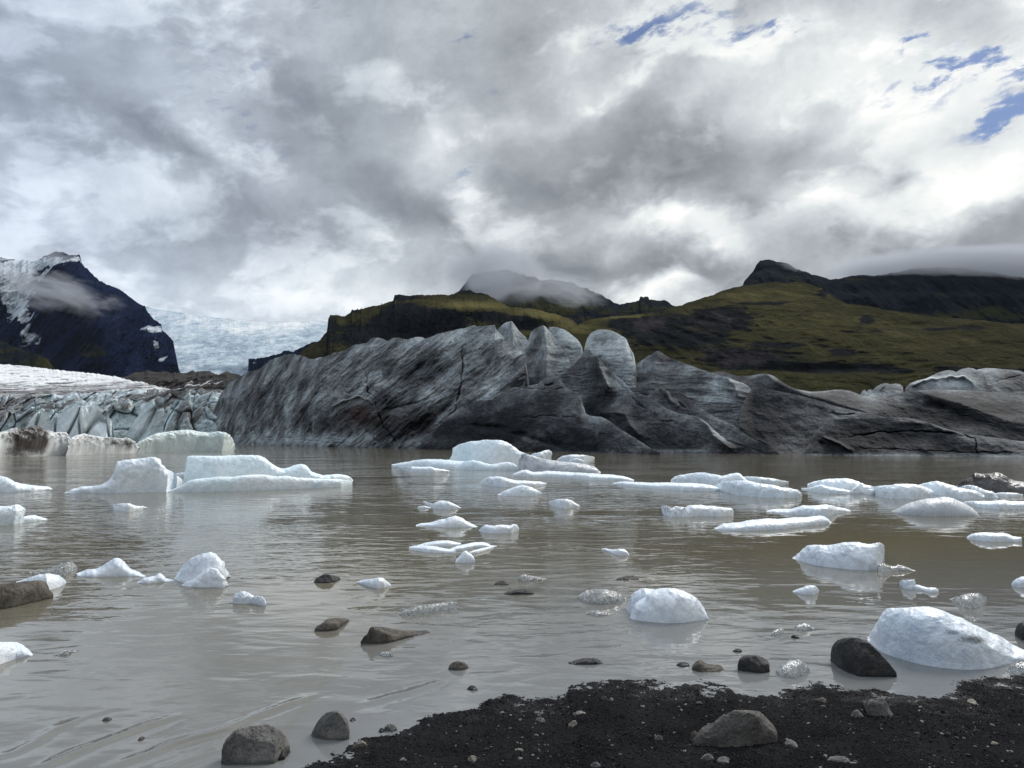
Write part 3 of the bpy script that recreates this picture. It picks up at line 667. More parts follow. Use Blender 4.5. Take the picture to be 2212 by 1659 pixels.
# ---------------------------------------------------------------- moraine and the white tongue of the glacier on the left
MO_TOP = vA([(700, 985), (800, 962), (870, 936), (960, 925), (1020, 932), (1080, 929), (1140, 938), (1200, 934), (1250, 924), (1270, 930), (1350, 924), (1390, 938), (1420, 946), (1450, 935), (1475, 929), (1510, 942), (1560, 956), (1640, 960), (1750, 985)])
structure('moraine', [sheet(MO_TOP, 560, 1.6, 1.2, 320, 110, 10, 80, both(gul(14, 12, 7, 1.3), gul(5, 4, 2, 4.3)), 1.6, 6, .5, body=10, attrs=lambda X, Y, Zz, px, py, t, N: dict(snow=gb(px, py, [(400, 832, 70, 10, .55), (440, 824, 50, 10, .4), (350, 838, 40, 6, .4), (470, 826, 16, 10, .3)]) - .35))], M_MORAINE)

T_TOP = [(-400, 776), (-150, 780)] + vA([(-100, 876), (0, 880), (100, 887), (200, 896), (350, 915), (500, 931), (620, 941), (750, 962), (850, 986), (940, 1002), (1050, 1030), (1200, 1060), (1400, 1100)])
def tongue_rel(X, Zz, px, py):
    return 10 * fbm(X / 30, Zz / 4.5, 1.1, 5, .6, ridge=True) + 9 * fbm(X / 70, Zz / 12, 7.1, 3)
structure('glacier_tongue', [sheet(T_TOP, 236, 9.0, 1.0, 520, 260, 9, 200, tongue_rel, 1.6, 9, .5, body=10, attrs=lambda X, Y, Zz, px, py, t, N: dict(ash=.1 + gb(px, py, [(60, 848, 220, 14, 1.2), (300, 835, 90, 8, .5)]) - gb(px, py, [(120, 815, 200, 16, .5)])))], M_TONGUE)
# ---------------------------------------------------------------- broken white front of the glacier, left
def cell_rel(sx, sz, a1, a2, tilt, seed, wob=.4):
    def f(X, Zz, px, py):
        x = X / sx + wob * perlin(X / sx * .7, Zz / sz * .7, seed + .5); y = Zz / sz + wob * perlin(X / sx * .6, Zz / sz * .6, seed + 7.5)
        d1, d2, idn, a, b_ = worley(x, y, int(seed))
        r = _P[idn] / 255.; r2 = _P[(idn + 37) & 255] / 255. - .5; r3 = _P[(idn + 121) & 255] / 255. - .5
        return a1 * (r - .5) + tilt * (a * r2 + b_ * r3) * 2 - a2 * np.exp(-((d2 - d1) / .10) ** 2)
    return f
sb_rel = both(cell_rel(4.5, 4.5, 5, 1.5, 3, 3.0, .7), gul(2.6, 2.4, 1.8, 4.2, 5, .62))
sf_rel = both(cell_rel(5.5, 8, 5, 2.5, 3, 11.0, .6), gul(2.4, 3.4, 1.5, 2.2, 5, .62))
SB1 = vA([(-300, 1075), (-100, 1090), (0, 1095), (60, 1075), (110, 1100), (180, 1070), (240, 1095), (330, 1070), (400, 1085), (470, 1060), (560, 1075), (600, 1050), (680, 1062), (720, 1040), (790, 1055), (850, 1040), (930, 1048), (1000, 1035), (1060, 1055), (1120, 1042), (1200, 1034), (1250, 1040), (1300, 1030), (1350, 1050), (1420, 1040), (1450, 1050), (1520, 1080)])
SB2 = vA([(-300, 1130), (-60, 1150), (0, 1140), (40, 1165), (90, 1130), (150, 1145), (200, 1110), (260, 1100), (300, 1130), (370, 1105), (430, 1120), (500, 1095), (570, 1130), (640, 1090), (700, 1075), (760, 1100), (800, 1115), (860, 1075), (930, 1095), (1000, 1075), (1060, 1100), (1110, 1060), (1180, 1050), (1260, 1045), (1300, 1085), (1350, 1060), (1440, 1065), (1520, 1100)])
SF1 = vA([(-300, 1190), (-60, 1185), (0, 1200), (60, 1180), (130, 1205), (200, 1160), (250, 1150), (280, 1170), (320, 1165), (390, 1185), (430, 1150), (480, 1140), (520, 1135), (570, 1160), (600, 1145), (640, 1150), (690, 1185), (720, 1140), (780, 1125), (840, 1105), (900, 1130), (930, 1190), (1000, 1230), (1070, 1220), (1100, 1160), (1140, 1110), (1210, 1120), (1250, 1180), (1300, 1160), (1340, 1150), (1380, 1200), (1430, 1240), (1500, 1300)])
SF2 = vA([(160, 1330), (190, 1250), (225, 1200), (280, 1180), (310, 1190), (330, 1260), (345, 1230), (380, 1195), (410, 1190), (450, 1165), (500, 1145), (560, 1150), (580, 1210), (600, 1160), (630, 1150), (660, 1190), (680, 1240), (700, 1215), (730, 1260), (745, 1340)])
SF3 = vA([(785, 1375), (850, 1280), (900, 1210), (940, 1140), (990, 1110), (1050, 1090), (1064, 1100), (1062, 1200), (1040, 1260), (1010, 1310), (1000, 1360)])
def s_attr(base):
    return lambda X, Y, Zz, px, py, t, N: dict(ash=base + gb(px, py, [(350, 860, 60, 22, .35), (425, 900, 40, 24, .5), (330, 900, 26, 30, .35), (10, 880, 50, 16, .3)]) - gb(px, py, [(190, 915, 90, 34, .55), (315, 915, 30, 30, .3)]) + .45 * np.clip(N[..., 2] - .25, 0, 1))
gl = empty('glacier', (-45, 215, 0))
tag(gl, 'crevassed blue grey glacier front with streaked seracs behind the long dirty iceberg', 'glacier')
def gpart(parent, name, parts, mats, label=None):
    o = make_obj(name, parts, mats, origin=parent.location); o.location = (0, 0, 0); o.parent = parent
    if label: o['label'] = label
    return o
gpart(gl, 'crevassed_top', [sheet(SB1, 238, 1.3, 1.2, 420, 110, 4, 20, sb_rel, .5, 2, .5, attrs=s_attr(.15)), sheet(SB2, 224, .9, 1.2, 420, 120, 2, 12, sb_rel, .5, 2, .5, attrs=s_attr(.08))], M_SERAC)
gpart(gl, 'serac_wall', [sheet(SF1, 212, .35, 1.4, 460, 150, -1, 8, sf_rel, .4, 2, .6, attrs=s_attr(-.08))], M_SERAC)
gpart(gl, 'serac', [sheet(SF2, 204, .15, 1.4, 260, 110, -1, 4, both(cell_rel(5, 22, 4, 3, 3, 5.0, .25), gul(2, 6, .5, 2.7)), .3, 2, .6, attrs=s_attr(-.3))], M_SERAC)
gpart(gl, 'serac', [sheet(SF3, 203, .2, 1.4, 160, 110, -1, 4, both(cell_rel(9, 14, 1.5, 1.5, 3, 8.0, .3), gul(2, 4, .5, 6.7)), .2, 2, .6, attrs=s_attr(-.2))], M_SERAC)

# ---------------------------------------------------------------- ash covered glacier front, centre and right
WL = [(300, 955), (490, 959), (700, 965), (870, 968), (1000, 970), (1200, 974), (1400, 979), (1650, 984), (2000, 989), (2212, 991), (2600, 993)]
def foot(off=0.0): return lambda px: dwater(ip(WL, px)) + off
ga = empty('glacier', (0, 100, 0))
tag(ga, 'dark ash covered glacier front with rounded grey ice towers rising from the far shore', 'glacier')
def stripe(turn, along, across, amp, seed, o=5, gain=.55, ridge=True):
    c, s = math.cos(R(turn)), math.sin(R(turn))
    def f(X, Zz, px, py):
        u, v = X * c + Zz * s, -X * s + Zz * c
        wq = .5 * perlin(u / along * .8, v / across * .3, seed + 3)
        return amp * fbm(u / along, v / across + wq, seed, o, gain, ridge)
    return f
def notch(px, py, Zz, lo, hi, amp): return -amp * np.exp(-((Zz - (lo + hi) / 2) / ((hi - lo) / 2)) ** 2)
def ga_attr(ash=.5, red=(), clean=(), dark=(), crest=0.0):
    def f(X, Y, Zz, px, py, t, N):
        a = ash + gb(px, py, dark) - .35 * np.clip(N[..., 2] - .35, 0, 1)
        a = a - crest * np.clip(t, 0, 1) ** 4 * (.7 + .8 * perlin(X / 6, Zz / 3, ash * 9))  # value drops on upward slopes and towards the top edge, so both come out paler
        return dict(ash=a, red=gb(px, py, red) if red else 0 * px, clean=gb(px, py, clean) if clean else 0 * px)
    return f
# the long streaked wall on the left
MAIN = [(455, 962), (458, 930)] + z1([(95, 960), (110, 880), (135, 820), (170, 740), (215, 680), (260, 625), (340, 580), (400, 540), (500, 515), (560, 490), (600, 445), (660, 405), (700, 388), (760, 380), (790, 366), (850, 355), (900, 362), (950, 372), (1000, 385), (1015, 400), (1100, 404), (1160, 383), (1250, 352), (1350, 330), (1420, 290), (1480, 265), (1580, 246), (1620, 212), (1690, 195), (1740, 205), (1780, 222), (1840, 196), (1900, 203), (1950, 212), (2000, 208), (2060, 200), (2110, 196), (2150, 215), (2212, 195)]) + vB([(660, 680), (700, 668), (740, 655), (800, 650), (862, 630), (880, 641), (920, 634), (960, 628), (995, 622), (1001, 650), (1040, 700), (1100, 760), (1190, 800), (1200, 900), (1215, 1000), (1240, 1150), (1260, 1440)])
def main_rel(X, Zz, px, py):
    f = np.clip((px - 460) / 350, 0, 1)
    a1 = stripe(58, 14, 3.4, 2.2, 1.7, 5, .5, False)(X, Zz, px, py) * (1 - f) + stripe(38, 15, 3.6, 2.6, 1.7, 5, .52, False)(X, Zz, px, py) * f
    return (a1 + stripe(38, 6, 1.3, .55, 6.1, 4, .6)(X, Zz, px, py) + 4.4 * fbm(X / 15, Zz / 11, 9.9, 3) + .8 * fbm(X / 4.2, Zz / 3.2, 2.9, 5, .6) + .5 * fbm((X + Zz * .5) / 3.5, (Zz - X * .5) / 2.2, 8.9, 4, .55, True)
            + notch(px, py, Zz, 1.6, 4.6, 2.6) * (.5 + .8 * perlin(X / 5, .2, 4.4)))
MAIN_ST = [(z1([(1530, 480), (1580, 570), (1600, 640), (1600, 720), (1660, 770), (1690, 880), (1730, 1000), (1800, 1110), (1880, 1200), (1890, 1275)]), 2.6, 3.6),
           (z1([(830, 430), (810, 500), (770, 550)]), 2.0, 2.0), (z1([(260, 870), (255, 1000), (300, 1140)]), 3, 2.0), (z1([(500, 900), (500, 1060), (540, 1190)]), 3, 1.8),
           (z1([(1060, 1000), (1060, 1180)]), 6, 2.5), (z1([(1120, 1020), (1280, 1080), (1280, 1120)]), 10, 2.0), (z1([(820, 1070), (840, 1200)]), 5, 2.2), (z1([(1580, 1080), (1640, 1160), (1700, 1200)]), 5, 2.4),
           (z1([(250, 1180), (800, 1165), (1100, 1200), (1500, 1230)]), 1.3, .8), (z1([(2212, 780), (1950, 860), (1730, 900)]), 4, 1.6), (z1([(1740, 480), (1760, 600), (1700, 640)]), 3, 1.5),
           (vB([(790, 760), (785, 900), (780, 1000), (740, 1180)]), 2.2, 3.0), (vB([(620, 1290), (700, 1230), (760, 1140)]), 4, 2.4), (vB([(560, 1330), (680, 1370), (850, 1390)]), 5, 3.5),
           (z1([(1000, 560), (940, 700), (860, 860)]), 3, 1.2), (z1([(1180, 640), (1050, 830), (950, 980)]), 3, 1.4), (z1([(700, 560), (560, 800)]), 4, 1.2), (z1([(1420, 620), (1370, 720), (1420, 740)]), 1.5, 1.2),
           (z1([(1250, 860), (1500, 760), (1640, 830)]), 2, -1.4)]
gpart(ga, 'ice_wall', [sheet(MAIN, foot(0), .75, 1.5, 900, 260, -1, 25, main_rel, .5, 3, .5, strokes=MAIN_ST,
      attrs=ga_attr(.30, red=[(*z1([(1560, 940)])[0], 46, 26, 1.4), (*z1([(2000, 1000)])[0], 60, 30, .3)], clean=[(490, 800 + 50, 40, 90, .28), (620, 790, 70, 30, .35), (840, 750, 60, 26, .45), (960, 720, 60, 24, .5), (600, 955, 160, 9, .85), (760, 950, 40, 10, .75), (930, 958, 70, 9, .75), (820, 810, 14, 22, .6), (980, 800, 14, 30, .4)],
                    dark=[(900, 920, 110, 40, .55), (1050, 930, 100, 40, .55), (740, 900, 60, 26, .25), (560, 860, 60, 40, .05)]))], M_ASH)
# rounded shoulder in front of the towers
SH = vB([(770, 1300), (780, 1000), (785, 900), (786, 800), (800, 745), (830, 712), (870, 686), (900, 678), (940, 682), (985, 697), (1005, 722), (1030, 740), (1080, 766), (1140, 786), (1175, 800), (1190, 830), (1192, 900), (1196, 960), (1203, 1000), (1215, 1100), (1230, 1350)])
gpart(ga, 'ice_shoulder', [sheet(SH, foot(5), .55, 1.7, 300, 200, -1, 10, both(stripe(15, 8, 3, 1.0, 2.2), stripe(30, 3, .8, .3, 3.3)), .3, 2, .4, 2,
      strokes=[(vB([(830, 960), (870, 900), (930, 880), (1000, 860)]), 2.5, 1.2), (vB([(930, 1000), (890, 960), (960, 930)]), 2, 1.2), (vB([(1050, 850), (1060, 940)]), 3, .8)],
      attrs=ga_attr(.26, clean=[(1080, 790, 30, 16, .2)], dark=[(1040, 745, 30, 14, .2)]))], M_ASH)
# towers
def tower(name, top, off, k, p, crest, ash, clean=(), nx=220, jag=.1, red=(), dark=(), back=5):
    st = [(c, w_, d) for c, w_, d in crest]
    return gpart(ga, name, [sheet(top, foot(off), k, p, nx, 200, -1, back, both(stripe(-6, 9, 2.2, .55, off * .37, 4), stripe(-8, 2.5, .5, .12, off * .2 + 1, 4)), jag, 1.5, .35, 2, strokes=st, attrs=ga_attr(ash, red, clean, dark, .4))], M_ASHF)
tower('ice_tower', vB([(960, 900), (984, 690), (1000, 655), (1015, 635), (1050, 604), (1072, 597), (1090, 600), (1110, 604), (1125, 618), (1145, 645), (1170, 668), (1195, 688), (1212, 712), (1206, 750), (1190, 780), (1180, 830), (1170, 900)]), 22, .35, 1.4,
      [(vB([(1100, 600), (1108, 680), (1112, 780)]), -14, 4.0), (vB([(1130, 680), (1170, 760), (1175, 800)]), 1.2, .5)], .16, [(1125, 740, 14, 24, .4), (1075, 715, 12, 12, .2)])
tower('ice_tower', vB([(1330, 960), (1338, 700), (1345, 640), (1370, 637), (1410, 645), (1440, 654), (1470, 672), (1495, 690), (1530, 720), (1552, 750), (1562, 775), (1566, 800), (1568, 860), (1572, 960)]), 20, .5, 2.2,
      [(vB([(1450, 780), (1530, 790), (1480, 830)]), 5, 1.0)], .16, [(1240, 755, 18, 16, .4), (1210, 720, 16, 12, .2)])
tower('ice_tower', vB([(1150, 1300), (1160, 860), (1170, 788), (1190, 755), (1205, 728), (1216, 690), (1228, 655), (1245, 640), (1270, 629), (1305, 625), (1325, 635), (1340, 648), (1360, 668), (1400, 722), (1440, 775), (1465, 815), (1482, 850), (1492, 890), (1500, 960), (1520, 1100), (1530, 1300)]), 13, .4, 1.4,
      [(vB([(1312, 625), (1325, 720), (1332, 800), (1328, 900), (1322, 1050)]), -22, 5.0), (vB([(1340, 690), (1400, 760), (1450, 860)]), 9, .4), (vB([(1400, 935), (1450, 905), (1490, 890)]), 2, .5)], .20, [(1205, 790, 14, 45, .35)], dark=[(1155, 760, 20, 40, .14)])
tower('ice_tower', vB([(1560, 1000), (1573, 795), (1582, 745), (1595, 710), (1612, 685), (1635, 668), (1660, 659), (1690, 655), (1720, 657), (1755, 664), (1790, 680), (1815, 696), (1835, 706), (1845, 714), (1855, 735), (1868, 770), (1880, 790), (1892, 808), (1902, 845), (1905, 870), (1915, 930), (1920, 1050)]), 27, .4, 2.6,
      [(vB([(1680, 720), (1690, 800)]), 10, .8), (vB([(1600, 760), (1700, 740), (1800, 760)]), 1.6, .3), (vB([(1870, 780), (1880, 860)]), 2.5, .7), (vB([(1660, 830), (1720, 900)]), 10, 1.2)], .16, [(1305, 745, 22, 22, .45), (1340, 770, 20, 30, .3), (1275, 760, 12, 10, .3)], dark=[(1300, 785, 30, 12, .35), (1320, 806, 40, 16, .4)])
tower('ice_cone', vB([(1380, 1300), (1393, 962), (1440, 925), (1490, 885), (1530, 845), (1555, 810), (1575, 775), (1590, 768), (1610, 780), (1640, 815), (1660, 835), (1700, 880), (1750, 925), (1790, 950), (1830, 985), (1870, 1030), (1892, 1060), (1960, 1140), (2040, 1250), (2060, 1350)]), 9, .5, .8,
      [(vB([(1660, 835), (1672, 900), (1700, 960), (1730, 1030)]), -12, 2.6), (vB([(1705, 930), (1780, 990), (1830, 1040)]), 9, .8), (vB([(1400, 970), (1500, 950), (1650, 925)]), 1, .35), (vB([(1700, 1010), (1740, 1050)]), 5, 1.3)], .42, [(1310, 830, 30, 14, .12)], 300)
tower('ice_ridge', vB([(1820, 1300), (1833, 930), (1850, 905), (1880, 880), (1920, 858), (1950, 840), (1990, 812), (2010, 808), (2045, 783), (2062, 786), (2080, 797), (2130, 825), (2212, 852)]) + z3([(60, 65), (100, 90), (180, 120), (230, 140), (310, 172), (400, 200), (460, 222), (520, 242), (570, 282), (640, 345), (720, 371), (820, 376), (900, 396), (980, 436), (1060, 468), (1200, 520), (1500, 640)]), 16, 1.0, .9,
      [(vB([(2050, 785), (2030, 900), (1990, 1060)]), -25, 2.4), (z3([(400, 200), (450, 250), (470, 310), (560, 380), (640, 470)]), -22, 1.6), (z3([(440, 330), (700, 370)]), 8, .6), (z3([(560, 560), (800, 480), (960, 430)]), 1.2, .5), (z3([(480, 500), (700, 540)]), 16, 1.2)],  .55, [(1395, 785, 40, 14, .38), (1480, 790, 40, 16, .22)], 420, dark=[(1640, 900, 80, 24, .16)], back=12)
# flowing ash covered folds, front to the right
def grain(am, sc, seed): return lambda X, Zz, px, py: am * fbm(X / sc, Zz / sc, seed, 5, .6)
def fold(top, off, k, p, ash, crest=(), nx=420, jag=.05, seed=1.0, clean=(), sm_=4, amp=.45, dark=(), back=7):
    st = [(c, w_, d) for c, w_, d in crest]
    return sheet(top, foot(off), k, p, nx, 170, -1, back, both(stripe(-10, 10, 2.6, amp * .4, seed, 4, .5, False), grain(.9, 7, seed + 8), stripe(-5, 2.0, .6, .07, seed + 2, 3), grain(.35, 1.6, seed + 5)), jag, 1.2, .35, sm_, strokes=st, attrs=ga_attr(ash, (), clean, dark, .62))
gpart(ga, 'ice_fold', [fold(z3([(60, 300), (130, 180), (220, 135), (300, 165), (340, 155), (380, 154), (420, 168), (470, 185), (540, 184), (590, 175), (630, 172), (665, 178), (690, 188), (720, 208), (750, 232), (790, 258), (830, 276), (920, 289), (1000, 279), (1060, 272), (1100, 271), (1140, 275), (1180, 288), (1230, 309), (1280, 310), (1330, 305), (1390, 298), (1450, 290), (1500, 284), (1550, 281), (1620, 278), (1700, 275), (1900, 275), (2050, 288), (2212, 302), (2500, 330)]), 20, 1.7, .85, .98,
      [(z3([(640, 172), (700, 225), (790, 270), (900, 320)]), -22, 1.8), (z3([(1560, 282), (1680, 320), (1800, 352), (1900, 390), (2000, 430), (2100, 465), (2212, 488)]), -40, 2.4), (z3([(1560, 340), (1700, 380), (1900, 450)]), 14, 1.4), (z3([(830, 276), (1000, 335), (1150, 385), (1300, 430)]), -26, 1.8), (z3([(1560, 400), (1800, 420), (2100, 520)]), 1.2, .6)], 520, seed=2.1, clean=[(1940, 858, 12, 6, .6), (1990, 862, 8, 4, .5), (1660, 815, 18, 10, .3)], back=20)], M_ASHF)
gpart(ga, 'ice_fold', [fold(z3([(480, 420), (540, 300), (560, 266), (600, 272), (650, 280), (700, 292), (760, 302), (850, 322), (950, 346), (1050, 381), (1150, 406), (1280, 432), (1370, 452), (1500, 520), (1700, 640)]), 12, 1.5, .8, .95, [(z3([(1000, 430), (1200, 440)]), 3, .8), (z3([(860, 370), (1100, 450)]), 8, .7)], 320, seed=4.7)], M_ASHF)
gpart(ga, 'ice_fold', [fold(z3([(860, 700), (940, 540), (1000, 490), (1060, 466), (1150, 460), (1250, 461), (1330, 458), (1400, 454), (1500, 455), (1550, 464), (1600, 476), (1680, 502), (1750, 526), (1810, 542), (1850, 551), (1950, 566), (2080, 582), (2212, 600), (2500, 640)]), 4, 1.4, .85, 1.02,
      [(z3([(1850, 550), (1880, 572), (1915, 580), (1920, 640), (1935, 705)]), 1.5, 1.3), (z3([(1080, 580), (1300, 548), (1500, 535), (1700, 545), (1850, 565)]), 3, .9), (z3([(980, 570), (1100, 620), (1170, 670)]), 3.5, -.8), (z3([(960, 600), (1060, 660)]), 9, 1.0), (z3([(1200, 640), (1500, 655), (1900, 665), (2212, 670)]), 2, .5), (z3([(1400, 460), (1600, 490), (1850, 565)]), 5, -.5)], 560, seed=6.3, clean=[(1850, 984, 240, 4, .55), (2170, 986, 60, 5, .6)], dark=[(1640, 960, 90, 22, .2)])], M_ASHF)
gpart(ga, 'ice_fold', [fold(z3([(180, 700), (190, 640), (250, 520), (330, 450), (-200, 600), (-140, 470), (-90, 330), (-40, 290), (0, 270), (60, 299), (120, 304), (150, 318), (180, 346), (240, 400), (290, 428), (330, 450), (400, 482), (440, 494), (480, 530), (560, 582), (640, 622), (720, 672), (760, 695)])[4:], 5, 1.4, .75, .98, [(z3([(0, 275), (60, 340), (120, 400)]), 5, -.6), (z3([(100, 360), (150, 400)]), 3, 1.2)], 360, seed=8.2)], M_ASHF)
gpart(ga, 'ice_fold', [fold(z2([(1050, 1300), (1120, 900), (1180, 800), (1300, 780), (1400, 770), (1500, 745), (1600, 768), (1700, 758), (1760, 752), (1820, 765), (1880, 790), (1960, 840), (2050, 900), (2140, 935), (2212, 950)]) + z3([(60, 395), (100, 412), (140, 431), (220, 446), (280, 482), (330, 532), (380, 572), (450, 602), (530, 632), (600, 666), (660, 690)]), 1, 1.4, .75, .98,
      [(z2([(1730, 790), (1800, 860), (1860, 890)]), 4, .9), (z2([(1500, 750), (1540, 720)]), 4, 1.0), (z2([(1480, 940), (1600, 935), (1680, 950), (1720, 1040), (1800, 1130)]), -14, 1.6), (z2([(2000, 1000), (2110, 1020)]), 3, 1.2), (z3([(310, 520), (400, 590), (520, 640)]), 5, 1.0), (z3([(220, 446), (290, 500), (320, 560), (420, 640)]), -10, 1.2)], 420, seed=3.9, clean=[(1470, 975, 60, 4, .5)])], M_ASHF)
gpart(ga, 'ice_fold', [fold(z2([(-140, 1280), (-60, 1150), (60, 1060), (160, 960), (240, 900), (330, 860), (420, 830), (540, 830), (600, 780), (640, 750), (700, 720), (780, 722), (850, 706), (920, 690), (960, 660), (1010, 630), (1060, 630), (1110, 645), (1150, 690), (1170, 722), (1200, 742), (1270, 770), (1300, 800), (1310, 850), (1330, 900), (1340, 945), (1370, 965), (1420, 970), (1480, 975), (1560, 1020), (1640, 1080), (1720, 1130), (1800, 1180), (1880, 1230), (1930, 1265), (1990, 1290)]), -7, .95, 1.5, .98,
      [(z2([(980, 690), (1020, 700), (1060, 680)]), 4, 1.6), (z2([(540, 800), (580, 770)]), 4, 1.4), (z2([(300, 1050), (600, 1070), (850, 1160), (1200, 1250)]), 9, 2.0), (z2([(640, 770), (800, 725), (1060, 735), (1170, 725)]), 1.5, .6), (z2([(700, 990), (1000, 970), (1300, 985)]), 3, .7), (z2([(1000, 1080), (1060, 1180)]), 6, -.4), (z2([(1420, 1100), (1430, 1230)]), 6, -.4)], 560, .12, 5.4, [(1250, 978, 60, 3, .3), (950, 955, 50, 12, .12)], 1, .8, dark=[(1050, 930, 90, 40, .3), (1020, 880, 60, 14, -.2)])], M_ASHF)
# paler blue ice behind the folds on the far right
gpart(ga, 'ice_dome', [fold(z3([(1200, 340), (1230, 290), (1245, 284), (1256, 300), (1262, 286), (1275, 282), (1290, 290), (1310, 268), (1340, 252), (1370, 245), (1400, 252), (1430, 248), (1460, 252), (1476, 268), (1480, 310), (1490, 340)]), 40, .8, 1.8, .62, [(z3([(1370, 270), (1330, 310)]), 3, .6)], 200, seed=1.6, sm_=1), 
      fold(z3([(1470, 340), (1490, 275), (1520, 245), (1560, 230), (1610, 220), (1650, 200), (1690, 180), (1730, 170), (1760, 166), (1780, 170), (1800, 178), (1830, 160), (1870, 152), (1900, 155), (1940, 170), (1965, 190), (1985, 230), (2000, 300)]), 42, .8, 1.8, .55, [(z3([(1500, 265), (1600, 235), (1750, 208), (1850, 210), (1900, 260)]), 3, -1.2), (z3([(1740, 210), (1750, 250)]), 2, .8)], 260, seed=2.6, clean=[(2070, 825, 40, 10, .3)], sm_=1),
      fold(z3([(1900, 340), (1915, 180), (1930, 162), (1980, 153), (2050, 157), (2130, 163), (2190, 170), (2212, 180), (2400, 220)]), 48, .8, 1.8, .62, [(z3([(2000, 250), (2100, 215), (2212, 195)]), 2, .6)], 200, seed=3.6, sm_=1)], M_ASHF)
# ---------------------------------------------------------------- black gravel beach
def beach_z(X, Y):
    X, Y = np.asarray(X, float), np.asarray(Y, float)
    s = shore_s(X, Y)
    z = np.where(s > 0, .040 * s + .012 * np.clip(s - .3, 0, None), .10 * s)
    z = z + .016 * fbm(X * 3.2, Y * 3.2, 1.3, 3) * np.clip(1.2 - np.abs(s) * .5, .4, 1) + .010 * fbm(X * 9, Y * 9, 4.3, 3)
    return np.maximum(z, -.6)
def beach_mat():
    m, t = mat('black_gravel')
    n = t.noise(t.oc, 3, 5, .6).outputs[0]; f = t.noise(t.oc, 90, 4, .75).outputs[0]
    vo = t.n.new('ShaderNodeTexVoronoi'); t.set(vo, 'Vector', t.oc); vo.inputs['Scale'].default_value = 85
    col = t.mix(t.mr(n, .3, .7), (.009, .009, .010), (.019, .019, .020))
    col = t.mix(t.mr(f, .5, .75), col, (.040, .040, .041))
    t.set(t.p, 'Base Color', col)
    z = t.new('ShaderNodeSeparateXYZ', {0: t.new('ShaderNodeNewGeometry').outputs['Position']}).outputs[2]
    t.p.inputs['Specular IOR Level'].default_value = .5
    t.set(t.p, 'IOR', t.mr(t.math('ADD', z, t.math('MULTIPLY', t.math('SUBTRACT', n, .5), .05)), .002, .014, 1.13, 1.04))
    t.set(t.p, 'Roughness', t.mr(t.math('ADD', z, t.math('MULTIPLY', t.math('SUBTRACT', n, .5), .05)), .0, .05, .38, .85))
    t.set(t.p, 'Normal', bump(t, t.math('ADD', f, vo.outputs['Distance']), 1.0, .008))
    return m
bx = np.concatenate([np.linspace(-14, -2.6, 40)[:-1], np.linspace(-2.6, 5.2, 1100), np.linspace(5.2, 16, 40)[1:]])
by = np.concatenate([np.linspace(-12, 3.4, 40)[:-1], np.linspace(3.4, 6.7, 560), np.linspace(6.7, 12, 20)[1:]])
BX, BY = np.meshgrid(bx, by)
BZ = beach_z(BX, BY)
near = (BY > 3.2) & (BY < 6.8) & (BX > -3) & (BX < 5.5)
gx, gy = BX[near], BY[near]
d1, d2, idn, _, _ = worley(gx * 55, gy * 55, 5)
cl = fbm(gx * 5, gy * 5, 7.7, 3)
BZ[near] += .010 * np.clip(.62 - d1, 0, 1) * (.35 + _P[idn] / 255.) + .007 * perlin(gx * 26, gy * 26, .5) + .018 * np.clip(fbm(gx * 7, gy * 11, 2.7, 4, .6), 0, 1) * np.clip(1 - np.abs(shore_s(gx, gy)) * 2.2, 0, 1)
tag(make_obj('beach', [(np.stack([BX, BY, BZ], -1).reshape(-1, 3), gridq(*BX.shape), {}, 0)], beach_mat()), kind='structure')
def base_d(px, py):
    """depth at which the line of sight meets the beach or the water"""
    D = dwater(py); X = xper(px, py)
    for _ in range(6):
        zb = np.maximum(beach_z(X * D, D), 0.0); D = dwater(py, zb)
    return D, zb

